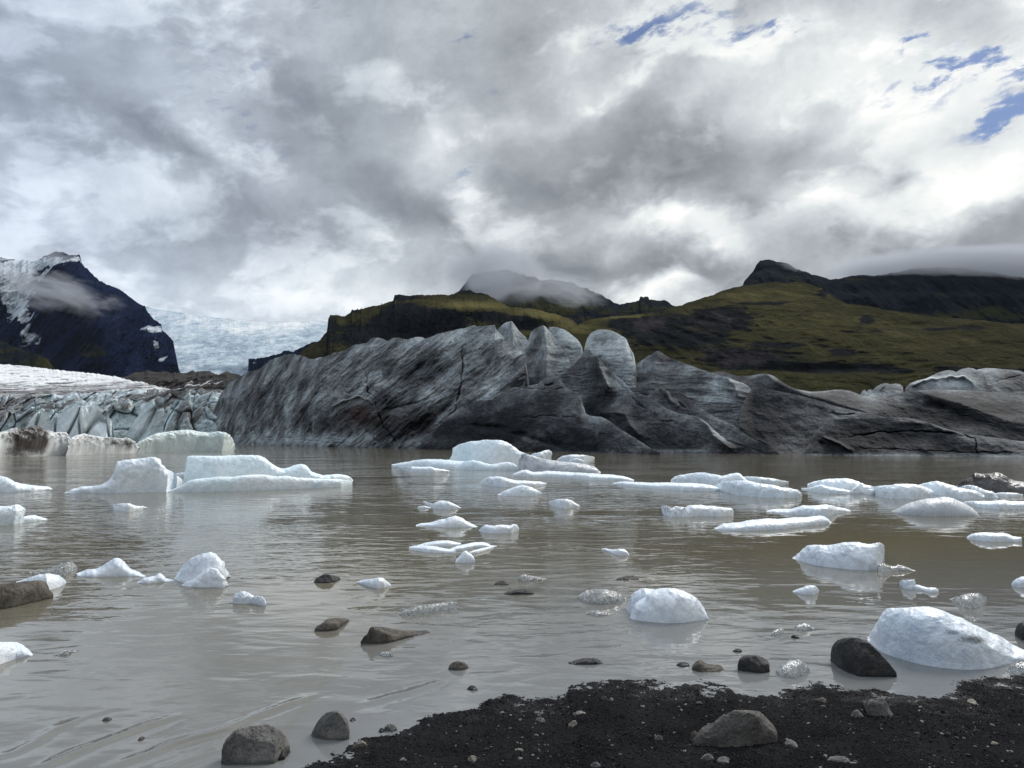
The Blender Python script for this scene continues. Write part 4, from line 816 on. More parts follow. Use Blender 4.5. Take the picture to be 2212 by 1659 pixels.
# ---------------------------------------------------------------- lumps of ice and stone
def lump(top, base, th=.5, p=.6, skew=1.0, rough=.05, rs=2.0, nc=None, nr=40, land=False, under=.15, seed=0, cuts=0, smooth=2, ridge=False, plan=2.5, fine=.012, fs=9.0, edge=.8):
    a = np.asarray(top, float); b_ = np.asarray(base, float)
    x0, x1 = min(a[:, 0].min(), b_[:, 0].min()), max(a[:, 0].max(), b_[:, 0].max())
    nc = nc or int(np.clip((x1 - x0) * 1.1, 40, 260))
    s = (1 - np.cos(np.linspace(0, math.pi, nc))) / 2 * .55 + np.linspace(0, 1, nc) * .45
    px = x0 + (x1 - x0) * s
    T = sm(ip(top, px), smooth); B = sm(ip(base, px), smooth)
    ew = np.clip(np.minimum(s, 1 - s) * 12, 0, 1)
    ragged = edge * ew * (fbm(px / 7, seed + .5, 1.2, 3, .6) * 1.6 + .5 * perlin(px / 2.2, seed + .5, 4.4)) / F
    T = np.minimum(T, B - .25)
    if land:
        Df, zb = base_d(px, B)
    else:
        Df, zb = dwater(B), np.zeros(nc)
    width = (x1 - x0) / F * Df.mean()
    t = th * width * np.clip(1 - np.abs(2 * s - 1) ** plan, 0, 1) ** .5 + .02 * width
    Dmax = np.where(T > 947, dwater(np.maximum(T, 947)), 1e9)
    t = np.minimum(t, .85 * np.maximum(Dmax - Df, .001 * Df))
    th_ = np.linspace(0, math.pi, nr)
    f = ((1 - np.cos(th_)) / 2) ** skew; prof = np.clip(np.sin(th_), 0, 1) ** p
    DD = Df[None] + f[:, None] * t[None]
    tz = tanel(T)[None]
    zreq = H + tz * DD
    A = np.where(prof[:, None] > .25, (zreq - zb[None]) / np.maximum(prof[:, None], .05), 1e9).min(0)
    A = np.maximum(A, .0)
    zz = zb[None] + A[None] * prof[:, None]
    hgt = max(float(A.max()), .02)
    kx = xper(px, B)[None]
    XX = kx * DD
    G = np.stack([XX, DD, zz], -1)
    Hs = min(hgt, width)
    if cuts:
        rng = np.random.default_rng(seed + 5)
        c = np.array([XX.mean(), DD.mean(), zb.mean()]); r = np.array([width / 2, max(t.max() / 2, .05), hgt])
        q = (G - c) / r
        for i in range(cuts):
            n = rng.normal(size=3) * np.array([.8, .5, .8]); n[1] -= .8; n[2] = abs(n[2]); n /= np.linalg.norm(n)
            d = (q @ n); lim = np.quantile(d, rng.uniform(.74, .95))
            q = q - np.clip(d - lim, 0, None)[..., None] * n * .97
        G = q * r + c; G[..., 0] = XX
    for k, (am, sc, o) in enumerate(((rough, rs, 4), (fine, fs, 3))):
        g_ = G / Hs * sc if True else G
        v = np.stack([fbm(g_[..., 0] + seed, g_[..., 1], g_[..., 2] + 7 * j, o, .55, ridge and k == 0) for j in range(3)], -1)
        G = G + v * am * Hs * np.array([1, 1, .8]) * np.clip(prof, 0, 1)[:, None, None] ** .5
    tT = tanel(T)[None]
    for _ in range(3):                      # keep the traced outline after shaping
        r = ((G[..., 2] - H) / G[..., 1])
        i = np.argmax(r, 0); zc = G[i, np.arange(nc), 2]; yc = G[i, np.arange(nc), 1]
        want = H + tT[0] * yc
        fct = np.clip((want - zb) / np.maximum(zc - zb, 1e-3), .4, 2.5); fct = sm(fct, 5)
        G[..., 2] = zb[None] + (G[..., 2] - zb[None]) * fct[None]
    G[..., 2] -= ragged[None] * G[..., 1] * np.clip(prof, 0, 1)[:, None] ** 6
    lo = G[:1].copy(); hi = G[-1:].copy()
    lo[..., 2] = np.minimum(lo[..., 2], zb) - under; hi[..., 2] = np.minimum(hi[..., 2], zb) - under
    G = np.concatenate([lo, G, hi])
    ash = np.zeros(G.shape[:2])
    org = np.array([XX.mean(), DD.mean(), zb.mean()])
    return (G.reshape(-1, 3), gridq(*G.shape[:2]), {'ash': ash.ravel()}, 0), org
def pxattr(part, blobs_):
    v = part[0]; zz, D = v[:, 2], np.maximum(v[:, 1], .1)
    r = (zz - H) / D; py = CY - F * (r * CP - SP) / (CP + r * SP); px = CX + v[:, 0] / D * F * (CP - (CY - py) / F * SP)
    part[2]['ash'] = gb(px, py, blobs_)
def thing(name, label, cat, group, mt, lumps, ash=None, **kw):
    parts = []
    for i, l in enumerate(lumps):
        k = dict(kw); k.update(l[2] if len(l) > 2 else {})
        k.setdefault('seed', (sum(map(ord, label)) % 97) + i * 3.3)
        k['seed'] = int(k['seed'])
        pt, org = lump(l[0], l[1], **k)
        if ash: pxattr(pt, ash)
        parts.append(pt)
        if i == 0: o0 = org
    return tag(make_obj(name, parts, mt, origin=o0), label, cat, group)

GI = 'icebergs and ice floes drifting on the lagoon'
FAR = dict(th=.35, p=.35, rough=.13, rs=1.5, ridge=True)
# far left, against the glacier
thing('iceberg', 'long low iceberg banded dark brown and white, grounded at the left edge below the seracs', 'iceberg', GI, M_ICEBR, [
    (vA([(-120, 1330), (-60, 1322), (0, 1312), (40, 1298), (62, 1292), (110, 1290), (150, 1284), (190, 1274), (225, 1282), (245, 1296), (290, 1308), (325, 1322), (360, 1318), (392, 1320), (415, 1345), (432, 1362)]), vA([(-120, 1492), (0, 1484), (200, 1478), (320, 1471), (440, 1468)])),
    (vA([(425, 1372), (440, 1358), (470, 1340), (500, 1332), (525, 1328), (560, 1338), (600, 1344), (650, 1350), (700, 1352), (760, 1360), (800, 1354), (830, 1362), (850, 1374), (870, 1395), (885, 1420)]), vA([(425, 1470), (520, 1466), (660, 1462), (800, 1458), (885, 1455)]))],
    [(50, 948, 34, 40, 1.3), (88, 945, 18, 36, 1.2), (20, 985, 20, 6, .4), (240, 955, 30, 14, .75), (280, 960, 14, 12, .7), (150, 955, 5, 26, .4), (125, 952, 12, 30, -.5), (185, 955, 28, 26, -.5)], **{**FAR, 'th': .12, 'p': .25, 'rough': .16, 'nr': 70})
thing('iceberg', 'pale green white iceberg with a fluted wall, right of the brown banded berg', 'iceberg', GI, M_ICEGR, [
    (vA([(858, 1430), (870, 1395), (890, 1378), (940, 1350), (985, 1330), (1030, 1320), (1080, 1314), (1130, 1310), (1165, 1305), (1200, 1304), (1240, 1308), (1265, 1317), (1300, 1318), (1345, 1324), (1365, 1316), (1400, 1314), (1440, 1319), (1470, 1335), (1490, 1352), (1505, 1380), (1513, 1405), (1517, 1430)]), vA([(858, 1453), (1000, 1450), (1300, 1446), (1440, 1445), (1517, 1440)]))],
    [(293, 955, 12, 24, .8), (315, 965, 12, 14, .3)], **{**FAR, 'th': .16, 'p': .25, 'rough': .12, 'nr': 70})
thing('iceberg', 'grey tinted iceberg with a leaning peak beside the long blue white iceberg', 'iceberg', GI, M_ICEF, [
    (wA([(415, 392), (450, 376), (520, 356), (600, 350), (640, 345), (680, 326), (712, 290), (728, 250), (731, 215), (738, 194), (800, 182), (900, 172), (945, 164), (985, 162), (1010, 175), (1030, 205), (1070, 242), (1110, 266), (1145, 288), (1165, 310), (1172, 335)]), wA([(415, 396), (560, 398), (800, 397), (1080, 391), (1172, 352)]))], **{**FAR, 'th': .22, 'p': .62, 'rough': .07, 'skew': 1.3, 'nr': 60, 'fine': .02})
thing('ice_floe', 'small white chunk wedged behind the gap between the two left icebergs', 'ice floe', GI, M_ICEF, [(wA([(1140, 272), (1170, 266), (1200, 264), (1222, 270), (1225, 290)]), wA([(1140, 298), (1225, 300)]))], th=.5, p=.5)
thing('iceberg', 'long blue white iceberg with a flat top and a low tail to the right', 'iceberg', GI, M_ICEB, [
    (wA([(1078, 388), (1120, 368), (1165, 345), (1186, 300), (1192, 240), (1188, 190), (1196, 164), (1220, 156), (1300, 155), (1400, 157), (1480, 154), (1560, 151), (1620, 150), (1670, 155), (1700, 166), (1735, 195), (1770, 218), (1805, 236), (1830, 238), (1865, 230), (1905, 212), (1945, 209), (1970, 214), (1985, 232), (2005, 258), (2040, 268), (2065, 275), (2085, 283), (2130, 278), (2190, 274), (2230, 280), (2268, 296), (2282, 315)]), wA([(1078, 389), (1150, 372), (1250, 372), (1400, 370), (1800, 358), (2100, 348), (2212, 342), (2282, 334)])),
    (wA([(1078, 389), (1120, 370), (1165, 350), (1215, 318), (1260, 306), (1330, 300), (1420, 290), (1500, 292), (1600, 280), (1700, 276), (1790, 290), (1850, 286), (1920, 296), (2000, 300), (2080, 305), (2180, 306), (2250, 314), (2282, 325)]), wA([(1078, 392), (1250, 391), (1400, 387), (1800, 375), (2100, 363), (2212, 357), (2282, 339)]), dict(p=.8, th=.08))], **{**FAR, 'th': .14, 'p': .60, 'skew': 1.45, 'rough': .05, 'nr': 70, 'fine': .02})
thing('ice_floe', 'white sloping ice slab at the left edge beside the grey tinted iceberg', 'ice floe', GI, M_ICEF, [(wA([(-120, 285), (0, 286), (40, 300), (80, 322), (120, 336), (180, 344), (240, 350), (300, 355), (330, 372)]), wA([(-120, 392), (0, 390), (100, 391), (220, 386), (330, 377)]))], **{**FAR, 'p': .7})
thing('ice_floe', 'blocky white ice floe with a low tongue, cut by the left edge in mid water', 'ice floe', GI, M_ICEF, [(wA([(-120, 488), (0, 482), (60, 480), (90, 470), (115, 476), (143, 498), (146, 520)]), wA([(-120, 606), (0, 604), (90, 600), (146, 590)]), dict(p=.4)), (wA([(120, 555), (160, 545), (220, 540), (270, 555), (308, 566)]), wA([(120, 592), (200, 584), (308, 572)]), dict(p=.7))], **FAR)
thing('ice_floe', 'small twisted white floe alone below the long blue white iceberg', 'ice floe', GI, M_ICE, [(wA([(728, 472), (755, 465), (800, 466), (832, 464), (860, 476), (880, 482), (915, 480), (949, 491)]), wA([(728, 480), (745, 510), (790, 516), (830, 518), (900, 509), (949, 496)]))], **{**FAR, 'rough': .2})
thing('ice_floe', 'flat crumbly clear ice behind the log shaped rock at the left', 'ice floe', GI, M_CLEAR, [(wA([(185, 905), (230, 900), (290, 888), (335, 884), (360, 866), (400, 850), (460, 843), (488, 858), (500, 885)]), wA([(185, 918), (300, 930), (420, 927), (500, 892)]))], th=.5, p=.5, rough=.2, rs=3, fine=.06)
thing('ice_floe', 'pointed white ice mound with flat skirts, left of the big two lobed mound', 'ice floe', GI, M_ICEN, [(wA([(495, 920), (560, 893), (620, 888), (660, 870), (700, 842), (735, 820), (765, 816), (795, 835), (825, 870), (845, 890), (890, 905), (945, 934)]), wA([(495, 937), (600, 943), (820, 937), (945, 941)]))], th=.4, p=.8, rough=.12)
thing('ice_floe', 'low rounded white ice lump tucked behind the log shaped rock', 'ice floe', GI, M_ICEN, [(wA([(105, 972), (180, 946), (250, 925), (320, 918), (380, 931), (415, 955), (430, 975)]), wA([(105, 990), (200, 1020), (300, 1032), (380, 1010), (430, 980)]))], th=.5, p=.7, rough=.1)
thing('ice_floe', 'thin white wedge of ice just left of the two lobed mound', 'ice floe', GI, M_ICEN, [(wA([(890, 976), (930, 946), (1000, 936), (1030, 915), (1055, 924), (1075, 950), (1130, 958)]), wA([(890, 980), (960, 986), (1060, 976), (1130, 966)]))], th=.4, p=.7, rough=.12)
thing('ice_floe', 'white dome of ice with two overlapping lobes in the left half of the water', 'ice floe', GI, M_ICEN, [
    (wA([(1128, 940), (1140, 910), (1165, 870), (1200, 838), (1240, 810), (1285, 790), (1335, 778), (1370, 786), (1400, 812), (1430, 850), (1452, 900), (1476, 938)]), wA([(1128, 955), (1200, 985), (1300, 995), (1420, 990), (1476, 944)])),
    (wA([(1172, 990), (1195, 972), (1235, 960), (1280, 925), (1320, 895), (1352, 880), (1390, 888), (1420, 915), (1450, 960), (1468, 995)]), wA([(1172, 996), (1230, 1004), (1330, 1009), (1440, 1011), (1468, 1003)]), dict(th=.3))], th=.6, p=.75, rough=.12, rs=1.5, ridge=True)
thing('ice_floe', 'small white ice chunk with glassy crumbs right of the two lobed mound', 'ice floe', GI, M_ICEN, [(wA([(1508, 1090), (1520, 1056), (1550, 1036), (1585, 1034), (1615, 1045), (1645, 1068), (1660, 1090)]), wA([(1508, 1112), (1580, 1116), (1660, 1110)])), (wA([(1630, 1075), (1660, 1062), (1695, 1065), (1715, 1090), (1722, 1118)]), wA([(1630, 1112), (1722, 1132)]))], th=.5, p=.6, rough=.18, rs=3, fine=.05)
thing('ice_floe', 'crusty white ice mound cut by the left edge, nearest the camera there', 'ice floe', GI, M_ICEN, [(wA([(-140, 1375), (0, 1362), (60, 1360), (110, 1366), (150, 1385), (185, 1415), (213, 1444)]), wA([(-140, 1550), (0, 1508), (100, 1472), (213, 1450)]))], th=.45, p=.7, rough=.08, fine=.03)
thing('slush_patch', 'brownish half sunk slush patch near the left edge', 'slush', GI, M_CLEAR, [(wA([(360, 1436), (400, 1416), (450, 1412), (510, 1416)]), wA([(350, 1452), (430, 1452), (510, 1421)]))], th=.5, p=.5, rough=.3, rs=3)

# middle of the lagoon
thing('iceberg', 'big blue white iceberg with a tall face, before the dark glacier at centre', 'iceberg', GI, M_ICEB, [
    (wB([(690, 185), (702, 165), (712, 140), (714, 106), (740, 90), (760, 80), (830, 62), (870, 60), (900, 55), (960, 52), (1000, 53), (1035, 56), (1080, 76), (1110, 98), (1140, 118), (1185, 140), (1190, 170), (1160, 215)]), wB([(690, 228), (850, 238), (1000, 240), (1160, 238)]), dict(p=.3, th=.25)),
    (wB([(325, 212), (370, 204), (420, 196), (480, 184), (540, 178), (620, 178), (690, 182), (760, 190), (900, 200)]), wB([(325, 222), (450, 231), (560, 240), (670, 243), (900, 246)]), dict(p=.7)),
    (wB([(665, 236), (720, 222), (760, 210), (800, 193), (850, 182), (890, 192), (930, 202), (965, 211), (1000, 208), (1040, 198), (1080, 195), (1115, 206), (1145, 228)]), wB([(665, 241), (800, 247), (1000, 250), (1145, 250)]), dict(p=.8, th=.2))], **{**FAR, 'rough': .08, 'nr': 60})
thing('ice_floe', 'low white ice strip before the left end of the big blue white iceberg', 'ice floe', GI, M_ICEF, [(wB([(375, 228), (400, 223), (470, 226), (530, 228), (570, 224), (605, 235), (640, 242), (665, 243), (700, 254)]), wB([(375, 237), (450, 261), (600, 265), (640, 262), (700, 259)]))], **FAR)
thing('iceberg', 'sloping grey ash stained ice block against the right side of the big blue white iceberg', 'iceberg', GI, M_ICEG, [(wB([(1142, 215), (1150, 170), (1170, 146), (1186, 142), (1240, 156), (1300, 175), (1400, 190), (1480, 198), (1560, 208), (1625, 224), (1655, 245), (1676, 264)]), wB([(1142, 250), (1200, 258), (1300, 263), (1500, 268), (1676, 267)]))], [(1125, 985, 14, 12, .5), (1200, 994, 60, 5, .35)], **{**FAR, 'p': .6})
thing('ice_floe', 'small knobbly white ice block behind the grey ash stained block', 'ice floe', GI, M_ICEF, [(wB([(1210, 160), (1235, 142), (1262, 136), (1290, 130), (1315, 120), (1340, 118), (1356, 130), (1358, 150), (1345, 170)]), wB([(1210, 184), (1280, 190), (1345, 188)]))], **{**FAR, 'rough': .16, 'th': .5})
thing('ice_floe', 'farthest flat white floe, right of the grey ash stained block', 'ice floe', GI, M_ICEF, [(wB([(1388, 188), (1410, 168), (1435, 154), (1500, 147), (1580, 150), (1638, 162), (1640, 170)]), wB([(1388, 194), (1480, 199), (1570, 198), (1640, 176)])), (wB([(1475, 190), (1500, 175), (1530, 172), (1560, 182), (1568, 194)]), wB([(1475, 201), (1568, 202)]))], **FAR)
thing('ice_floe', 'long thin white floe stretching right below the grey ash stained block', 'ice floe', GI, M_ICEF, [(wB([(1110, 276), (1135, 262), (1165, 250), (1192, 245), (1215, 253), (1235, 260), (1300, 258), (1330, 253), (1420, 258), (1500, 263), (1600, 268), (1680, 274), (1760, 278), (1820, 287), (1860, 298), (1895, 312)]), wB([(1110, 286), (1200, 291), (1500, 299), (1600, 316), (1895, 319)]))], **FAR)
thing('ice_floe', 'wide flat white floe left of centre, behind a smaller pointed floe', 'ice floe', GI, M_ICEF, [(wB([(900, 326), (920, 306), (950, 293), (1000, 289), (1040, 292), (1070, 302), (1120, 314), (1180, 316), (1230, 320), (1290, 323), (1325, 334)]), wB([(900, 338), (960, 352), (1060, 360), (1240, 358), (1325, 348)]))], **FAR)
thing('ice_floe', 'low pointed white floe right in front of the wide flat floe at centre', 'ice floe', GI, M_ICEF, [(wB([(1010, 406), (1040, 390), (1070, 376), (1110, 360), (1140, 350), (1170, 343), (1215, 354), (1250, 372), (1292, 394)]), wB([(1010, 409), (1060, 415), (1200, 417), (1260, 415), (1292, 410)]))], **{**FAR, 'p': .7})
thing('ice_floe', 'curled white floe with a thin upturned left tip, left of centre', 'ice floe', GI, M_ICE, [(wB([(530, 448), (560, 458), (590, 466), (612, 455), (635, 446), (665, 448), (695, 453), (740, 472), (771, 492)]), wB([(530, 456), (570, 478), (600, 498), (700, 503), (771, 496)])), (wB([(493, 488), (515, 480), (545, 482), (580, 490)]), wB([(493, 496), (540, 499), (580, 496)]))], **{**FAR, 'rough': .15})
thing('ice_floe', 'white floe with a central hump and two flat tails, below the curled floe', 'ice floe', GI, M_ICE, [(wB([(480, 604), (510, 594), (545, 590), (575, 588), (600, 580), (640, 568), (675, 564), (700, 552), (735, 543), (760, 552), (785, 562), (800, 577), (835, 594), (877, 613)]), wB([(480, 611), (560, 615), (700, 621), (877, 618)]))], **{**FAR, 'p': .6})
thing('ice_floe', 'crumbly white floe with a raised knob at its right end, at centre', 'ice floe', GI, M_ICE, [(wB([(890, 636), (910, 614), (932, 600), (955, 606), (985, 610), (1015, 602), (1050, 603), (1080, 607), (1095, 606), (1112, 597), (1135, 602), (1145, 618), (1148, 636)]), wB([(890, 640), (920, 655), (1000, 661), (1100, 657), (1148, 642)]))], **{**FAR, 'rough': .14})
thing('ice_floe', 'small tilted white floe alone right of centre, pointed at its right end', 'ice floe', GI, M_ICE, [(wB([(1343, 450), (1365, 443), (1400, 438), (1440, 433), (1465, 436), (1490, 446), (1515, 463), (1543, 481)]), wB([(1343, 466), (1380, 488), (1450, 499), (1543, 488)]))], **FAR)
thing('ice_floe', 'flat ring shaped floe with two hollows, behind the small white ice cone', 'ice floe', GI, M_ICE, [
    (wB([(437, 746), (470, 738), (495, 738), (540, 738), (600, 742), (650, 752), (700, 760), (740, 765)]), wB([(437, 765), (550, 782), (680, 788), (740, 790)])),
    (wB([(490, 736), (540, 720), (580, 712), (640, 704), (690, 704), (730, 712), (775, 722)]), wB([(490, 742), (600, 745), (700, 745), (775, 732)])),
    (wB([(700, 760), (740, 742), (800, 728), (860, 716), (920, 714), (955, 726), (965, 735), (1008, 739)]), wB([(700, 775), (780, 768), (860, 752), (960, 748), (1008, 744)])),
    (wB([(830, 778), (870, 764), (920, 752), (970, 742), (990, 745)]), wB([(830, 794), (880, 788), (960, 765), (990, 750)]))], **{**FAR, 'th': .4, 'rough': .14, 'fine': .04})
thing('ice_floe', 'small white cone of ice in front of the ring shaped floe', 'ice floe', GI, M_ICE, [(wB([(738, 846), (748, 828), (765, 805), (785, 782), (803, 768), (822, 780), (845, 795), (862, 815), (868, 836)]), wB([(738, 850), (800, 851), (868, 849)]))], th=.6, p=.8, rough=.08)
thing('ice_floe', 'little white ice sliver sloping to the right, right of centre in open water', 'ice floe', GI, M_ICE, [(wB([(1687, 758), (1710, 754), (1745, 763), (1775, 764), (1805, 758), (1835, 760), (1855, 778), (1866, 798)]), wB([(1687, 766), (1740, 784), (1800, 804), (1866, 803)]))], th=.4, p=.45, rough=.14)
thing('ice_floe', 'small white wedge of ice above the flat brown rock, left of centre', 'ice floe', GI, M_ICEN, [(wB([(100, 972), (130, 962), (170, 957), (205, 954), (235, 946), (262, 944), (290, 964), (322, 990)]), wB([(100, 980), (180, 1005), (240, 1018), (280, 1012), (322, 995)]))], th=.4, p=.5, rough=.1)
thing('ice_floe', 'sparkling cluster of clear ice crumbs beside two dark stones at centre', 'ice floe', GI, M_CLEAR, [(wB([(1147, 940), (1165, 926), (1190, 922), (1225, 930), (1260, 938), (1300, 945), (1338, 954)]), wB([(1147, 952), (1170, 970), (1250, 970), (1338, 963)]))], th=.5, p=.5, rough=.25, rs=3.5, fine=.08)
thing('ice_floe', 'long half sunk bar of clear ice left of centre', 'ice floe', GI, M_CLEAR, [(wB([(378, 1178), (400, 1158), (440, 1143), (500, 1130), (580, 1116), (650, 1108), (700, 1102), (740, 1101), (757, 1112)]), wB([(378, 1190), (440, 1192), (600, 1171), (757, 1150)]))], th=.2, p=.5, rough=.2, rs=3, fine=.06)
thing('ice_floe', 'translucent grainy ice mound beside the big white dome at right of centre', 'ice floe', GI, M_CLEAR, [(wB([(1533, 1068), (1560, 1045), (1600, 1024), (1650, 1014), (1700, 1016), (1760, 1028), (1810, 1045), (1852, 1078)]), wB([(1533, 1082), (1600, 1110), (1700, 1120), (1800, 1110), (1852, 1090)]))], th=.6, p=.8, rough=.08, fine=.04)
thing('ice_floe', 'small nearly sunk translucent ice lens below the grainy mound', 'ice floe', GI, M_CLEAR, [(wB([(1587, 1172), (1620, 1162), (1660, 1157), (1710, 1163), (1742, 1183)]), wB([(1587, 1184), (1660, 1198), (1742, 1192)]))], th=.6, p=.8, rough=.06)
thing('ice_floe', 'large smooth white ice dome with a notch on its left, right of centre', 'ice floe', GI, M_ICEN, [
    (wB([(1845, 1140), (1852, 1105), (1870, 1065), (1900, 1036), (1935, 1018), (1965, 1013), (1995, 1018), (2030, 1024), (2080, 1060), (2100, 1120)]), wB([(1845, 1150), (1875, 1190), (1960, 1205), (2100, 1205)]), dict(th=.7)),
    (wB([(1868, 1190), (1880, 1140), (1905, 1105), (1960, 1070), (2000, 1040), (2030, 1022), (2070, 1014), (2115, 1012), (2160, 1016), (2205, 1028), (2250, 1050), (2290, 1078), (2325, 1112), (2350, 1155), (2368, 1212)]), wB([(1868, 1206), (1890, 1218), (2000, 1234), (2130, 1242), (2250, 1236), (2368, 1219)]))], th=.45, p=.6, rough=.11, fine=.012, rs=1.4, ridge=True)
thing('ice_floe', 'tiny glassy ice crumbs just below the flat pointed rock', 'ice floe', GI, M_CLEAR, [(wB([(245, 1436), (265, 1424), (290, 1422), (315, 1432), (335, 1446)]), wB([(245, 1446), (290, 1458), (335, 1458)]))], th=.6, p=.5, rough=.3, rs=3)

# right side
thing('ice_floe', 'wide pile of overlapping white floes right of centre, the broadest of the far floes', 'ice floe', GI, M_ICEF, [
    (wC([(-82, 312), (-60, 292), (-30, 282), (0, 278), (60, 268), (110, 264), (150, 266), (200, 276), (250, 286), (290, 278), (320, 270), (350, 266), (372, 272), (392, 296), (410, 314), (470, 326)]), wC([(-82, 330), (100, 345), (250, 360), (470, 370)]), dict(th=.25)),
    (wC([(385, 291), (420, 290), (480, 292), (550, 299), (600, 306), (640, 314), (685, 324)]), wC([(385, 335), (500, 345), (600, 343), (685, 329)]), dict(th=.2)),
    (wC([(205, 345), (260, 325), (330, 316), (400, 316), (470, 330), (530, 338), (590, 346), (640, 360), (700, 366), (740, 376), (760, 392), (771, 412)]), wC([(205, 372), (280, 395), (350, 412), (500, 425), (650, 431), (740, 428), (771, 420)]), dict(th=.25))], **FAR)
thing('ice_floe', 'very long thin white floe at centre, running right into the wide pile of floes', 'ice floe', GI, M_ICEF, [(wC([(-452, 332), (-420, 326), (-380, 322), (-300, 326), (-200, 330), (-100, 328), (0, 333), (60, 332), (120, 337), (180, 345), (220, 358), (243, 373)]), wC([(-452, 338), (-380, 350), (-300, 360), (-100, 376), (0, 385), (200, 388), (243, 381)]))], **FAR)
thing('ice_floe', 'white floe with an arched crest right of the wide pile of floes', 'ice floe', GI, M_ICEF, [(wC([(806, 338), (850, 322), (900, 312), (940, 305), (1000, 304), (1055, 301), (1100, 310), (1140, 324), (1180, 342), (1225, 352), (1270, 378)]), wC([(806, 380), (900, 390), (1090, 398), (1270, 396)])), (wC([(768, 364), (790, 364), (820, 362), (870, 346), (900, 342), (950, 358), (1020, 368), (1090, 382)]), wC([(768, 372), (850, 392), (950, 402), (1090, 405)])), (wC([(1085, 390), (1110, 362), (1150, 334), (1170, 350), (1172, 380)]), wC([(1085, 404), (1130, 402), (1172, 400)]), dict(th=.4)), (wC([(1165, 385), (1190, 372), (1230, 372), (1275, 388)]), wC([(1165, 402), (1220, 410), (1275, 404)]))], **FAR)
thing('ice_floe', 'long humped chain of white floes in front of the mud brown iceberg', 'ice floe', GI, M_ICEF, [
    (wC([(1218, 358), (1260, 352), (1330, 347), (1390, 340), (1440, 337), (1500, 340), (1545, 350), (1590, 365), (1625, 385), (1645, 415)]), wC([(1218, 386), (1262, 420), (1350, 434), (1500, 439), (1645, 432)])),
    (wC([(1525, 348), (1570, 332), (1610, 324), (1645, 319), (1690, 330), (1720, 340), (1760, 352), (1800, 365), (1850, 372), (1900, 385), (1955, 412)]), wC([(1525, 420), (1700, 436), (1850, 440), (1955, 436)])),
    (wC([(1780, 362), (1820, 350), (1870, 345), (1900, 352), (1935, 366), (1960, 376), (2000, 386), (2025, 402), (2042, 420)]), wC([(1780, 400), (1900, 430), (2042, 429)]))], **FAR)
thing('iceberg', 'low iceberg caked in red brown mud at the far right', 'iceberg', GI, M_ICEBK, [(wC([(1772, 350), (1785, 330), (1805, 314), (1840, 304), (1878, 294), (1886, 272), (1900, 266), (1930, 272), (1960, 274), (1985, 270), (2010, 266), (2040, 262), (2070, 272), (2095, 290), (2120, 308), (2150, 316), (2190, 322), (2260, 330), (2330, 350)]), wC([(1772, 362), (1850, 378), (2000, 394), (2330, 398)]))], [(2120, 1030, 40, 7, .8), (2080, 1042, 20, 6, .6), (2150, 1055, 60, 6, -.3)], **{**FAR, 'p': .7, 'rough': .14, 'th': .5})
thing('ice_floe', 'small flat white floe below the mud brown iceberg at the far right', 'ice floe', GI, M_ICEF, [(wC([(2012, 402), (2060, 393), (2110, 394), (2170, 398), (2206, 406)]), wC([(2012, 410), (2100, 424), (2170, 422), (2206, 414)]))], **FAR)
thing('iceberg', 'rounded grey dusted ice hump like a turtle shell, right of centre in mid water', 'iceberg', GI, M_ICEG, [(wC([(1358, 516), (1385, 502), (1420, 485), (1470, 462), (1520, 446), (1560, 437), (1610, 432), (1650, 428), (1690, 421), (1725, 423), (1760, 432), (1800, 450), (1845, 472), (1880, 495), (1905, 520), (1916, 540)]), wC([(1358, 524), (1400, 532), (1450, 539), (1600, 548), (1750, 550), (1850, 549), (1916, 545)]))], [(1980, 1100, 40, 12, .25), (2010, 1085, 30, 8, .3), (2090, 1110, 20, 10, -.4)], th=.45, p=.7, rough=.05, fine=.015)
thing('ice_floe', 'flat white floe cut by the right edge behind the grey dusted hump', 'ice floe', GI, M_ICEF, [(wC([(1824, 454), (1860, 448), (1920, 449), (1990, 450), (2040, 444), (2090, 442), (2130, 450), (2212, 452), (2330, 460)]), wC([(1824, 462), (1900, 490), (2050, 505), (2330, 500)]))], **FAR)
thing('ice_floe', 'long white floe with rounded right end, nearer of the pair left of the grey hump', 'ice floe', GI, M_ICE, [(wC([(208, 624), (240, 606), (265, 595), (320, 590), (370, 586), (410, 576), (450, 570), (510, 566), (560, 561), (620, 565), (660, 560), (720, 554), (790, 555), (840, 548), (890, 543), (920, 550), (945, 568), (962, 588)]), wC([(208, 632), (260, 638), (330, 642), (500, 640), (650, 632), (760, 618), (900, 602), (962, 594)]))], **{**FAR, 'p': .55})
thing('ice_floe', 'flat white floe with notched end, farther of the pair left of the grey hump', 'ice floe', GI, M_ICE, [(wC([(540, 512), (580, 503), (640, 500), (700, 500), (740, 488), (780, 475), (820, 479), (870, 477), (925, 470), (960, 477), (1000, 487), (1050, 496), (1087, 510)]), wC([(540, 521), (700, 535), (850, 549), (940, 550), (1000, 530), (1087, 520)]))], **FAR)
thing('ice_floe', 'ragged white floe with a spiky hollow left end, right of centre', 'ice floe', GI, M_ICE, [(wC([(-140, 482), (-112, 478), (-95, 490), (-70, 492), (-45, 480), (-20, 486), (0, 488), (20, 500), (50, 515), (58, 535)]), wC([(-140, 495), (-125, 535), (-80, 553), (0, 552), (58, 552)]), dict(rough=.25, rs=3)), (wC([(-10, 500), (30, 482), (55, 475), (110, 473), (150, 481), (190, 480), (250, 489), (310, 494), (328, 512)]), wC([(-10, 545), (60, 550), (150, 548), (250, 550), (320, 543), (328, 535)]))], **FAR)
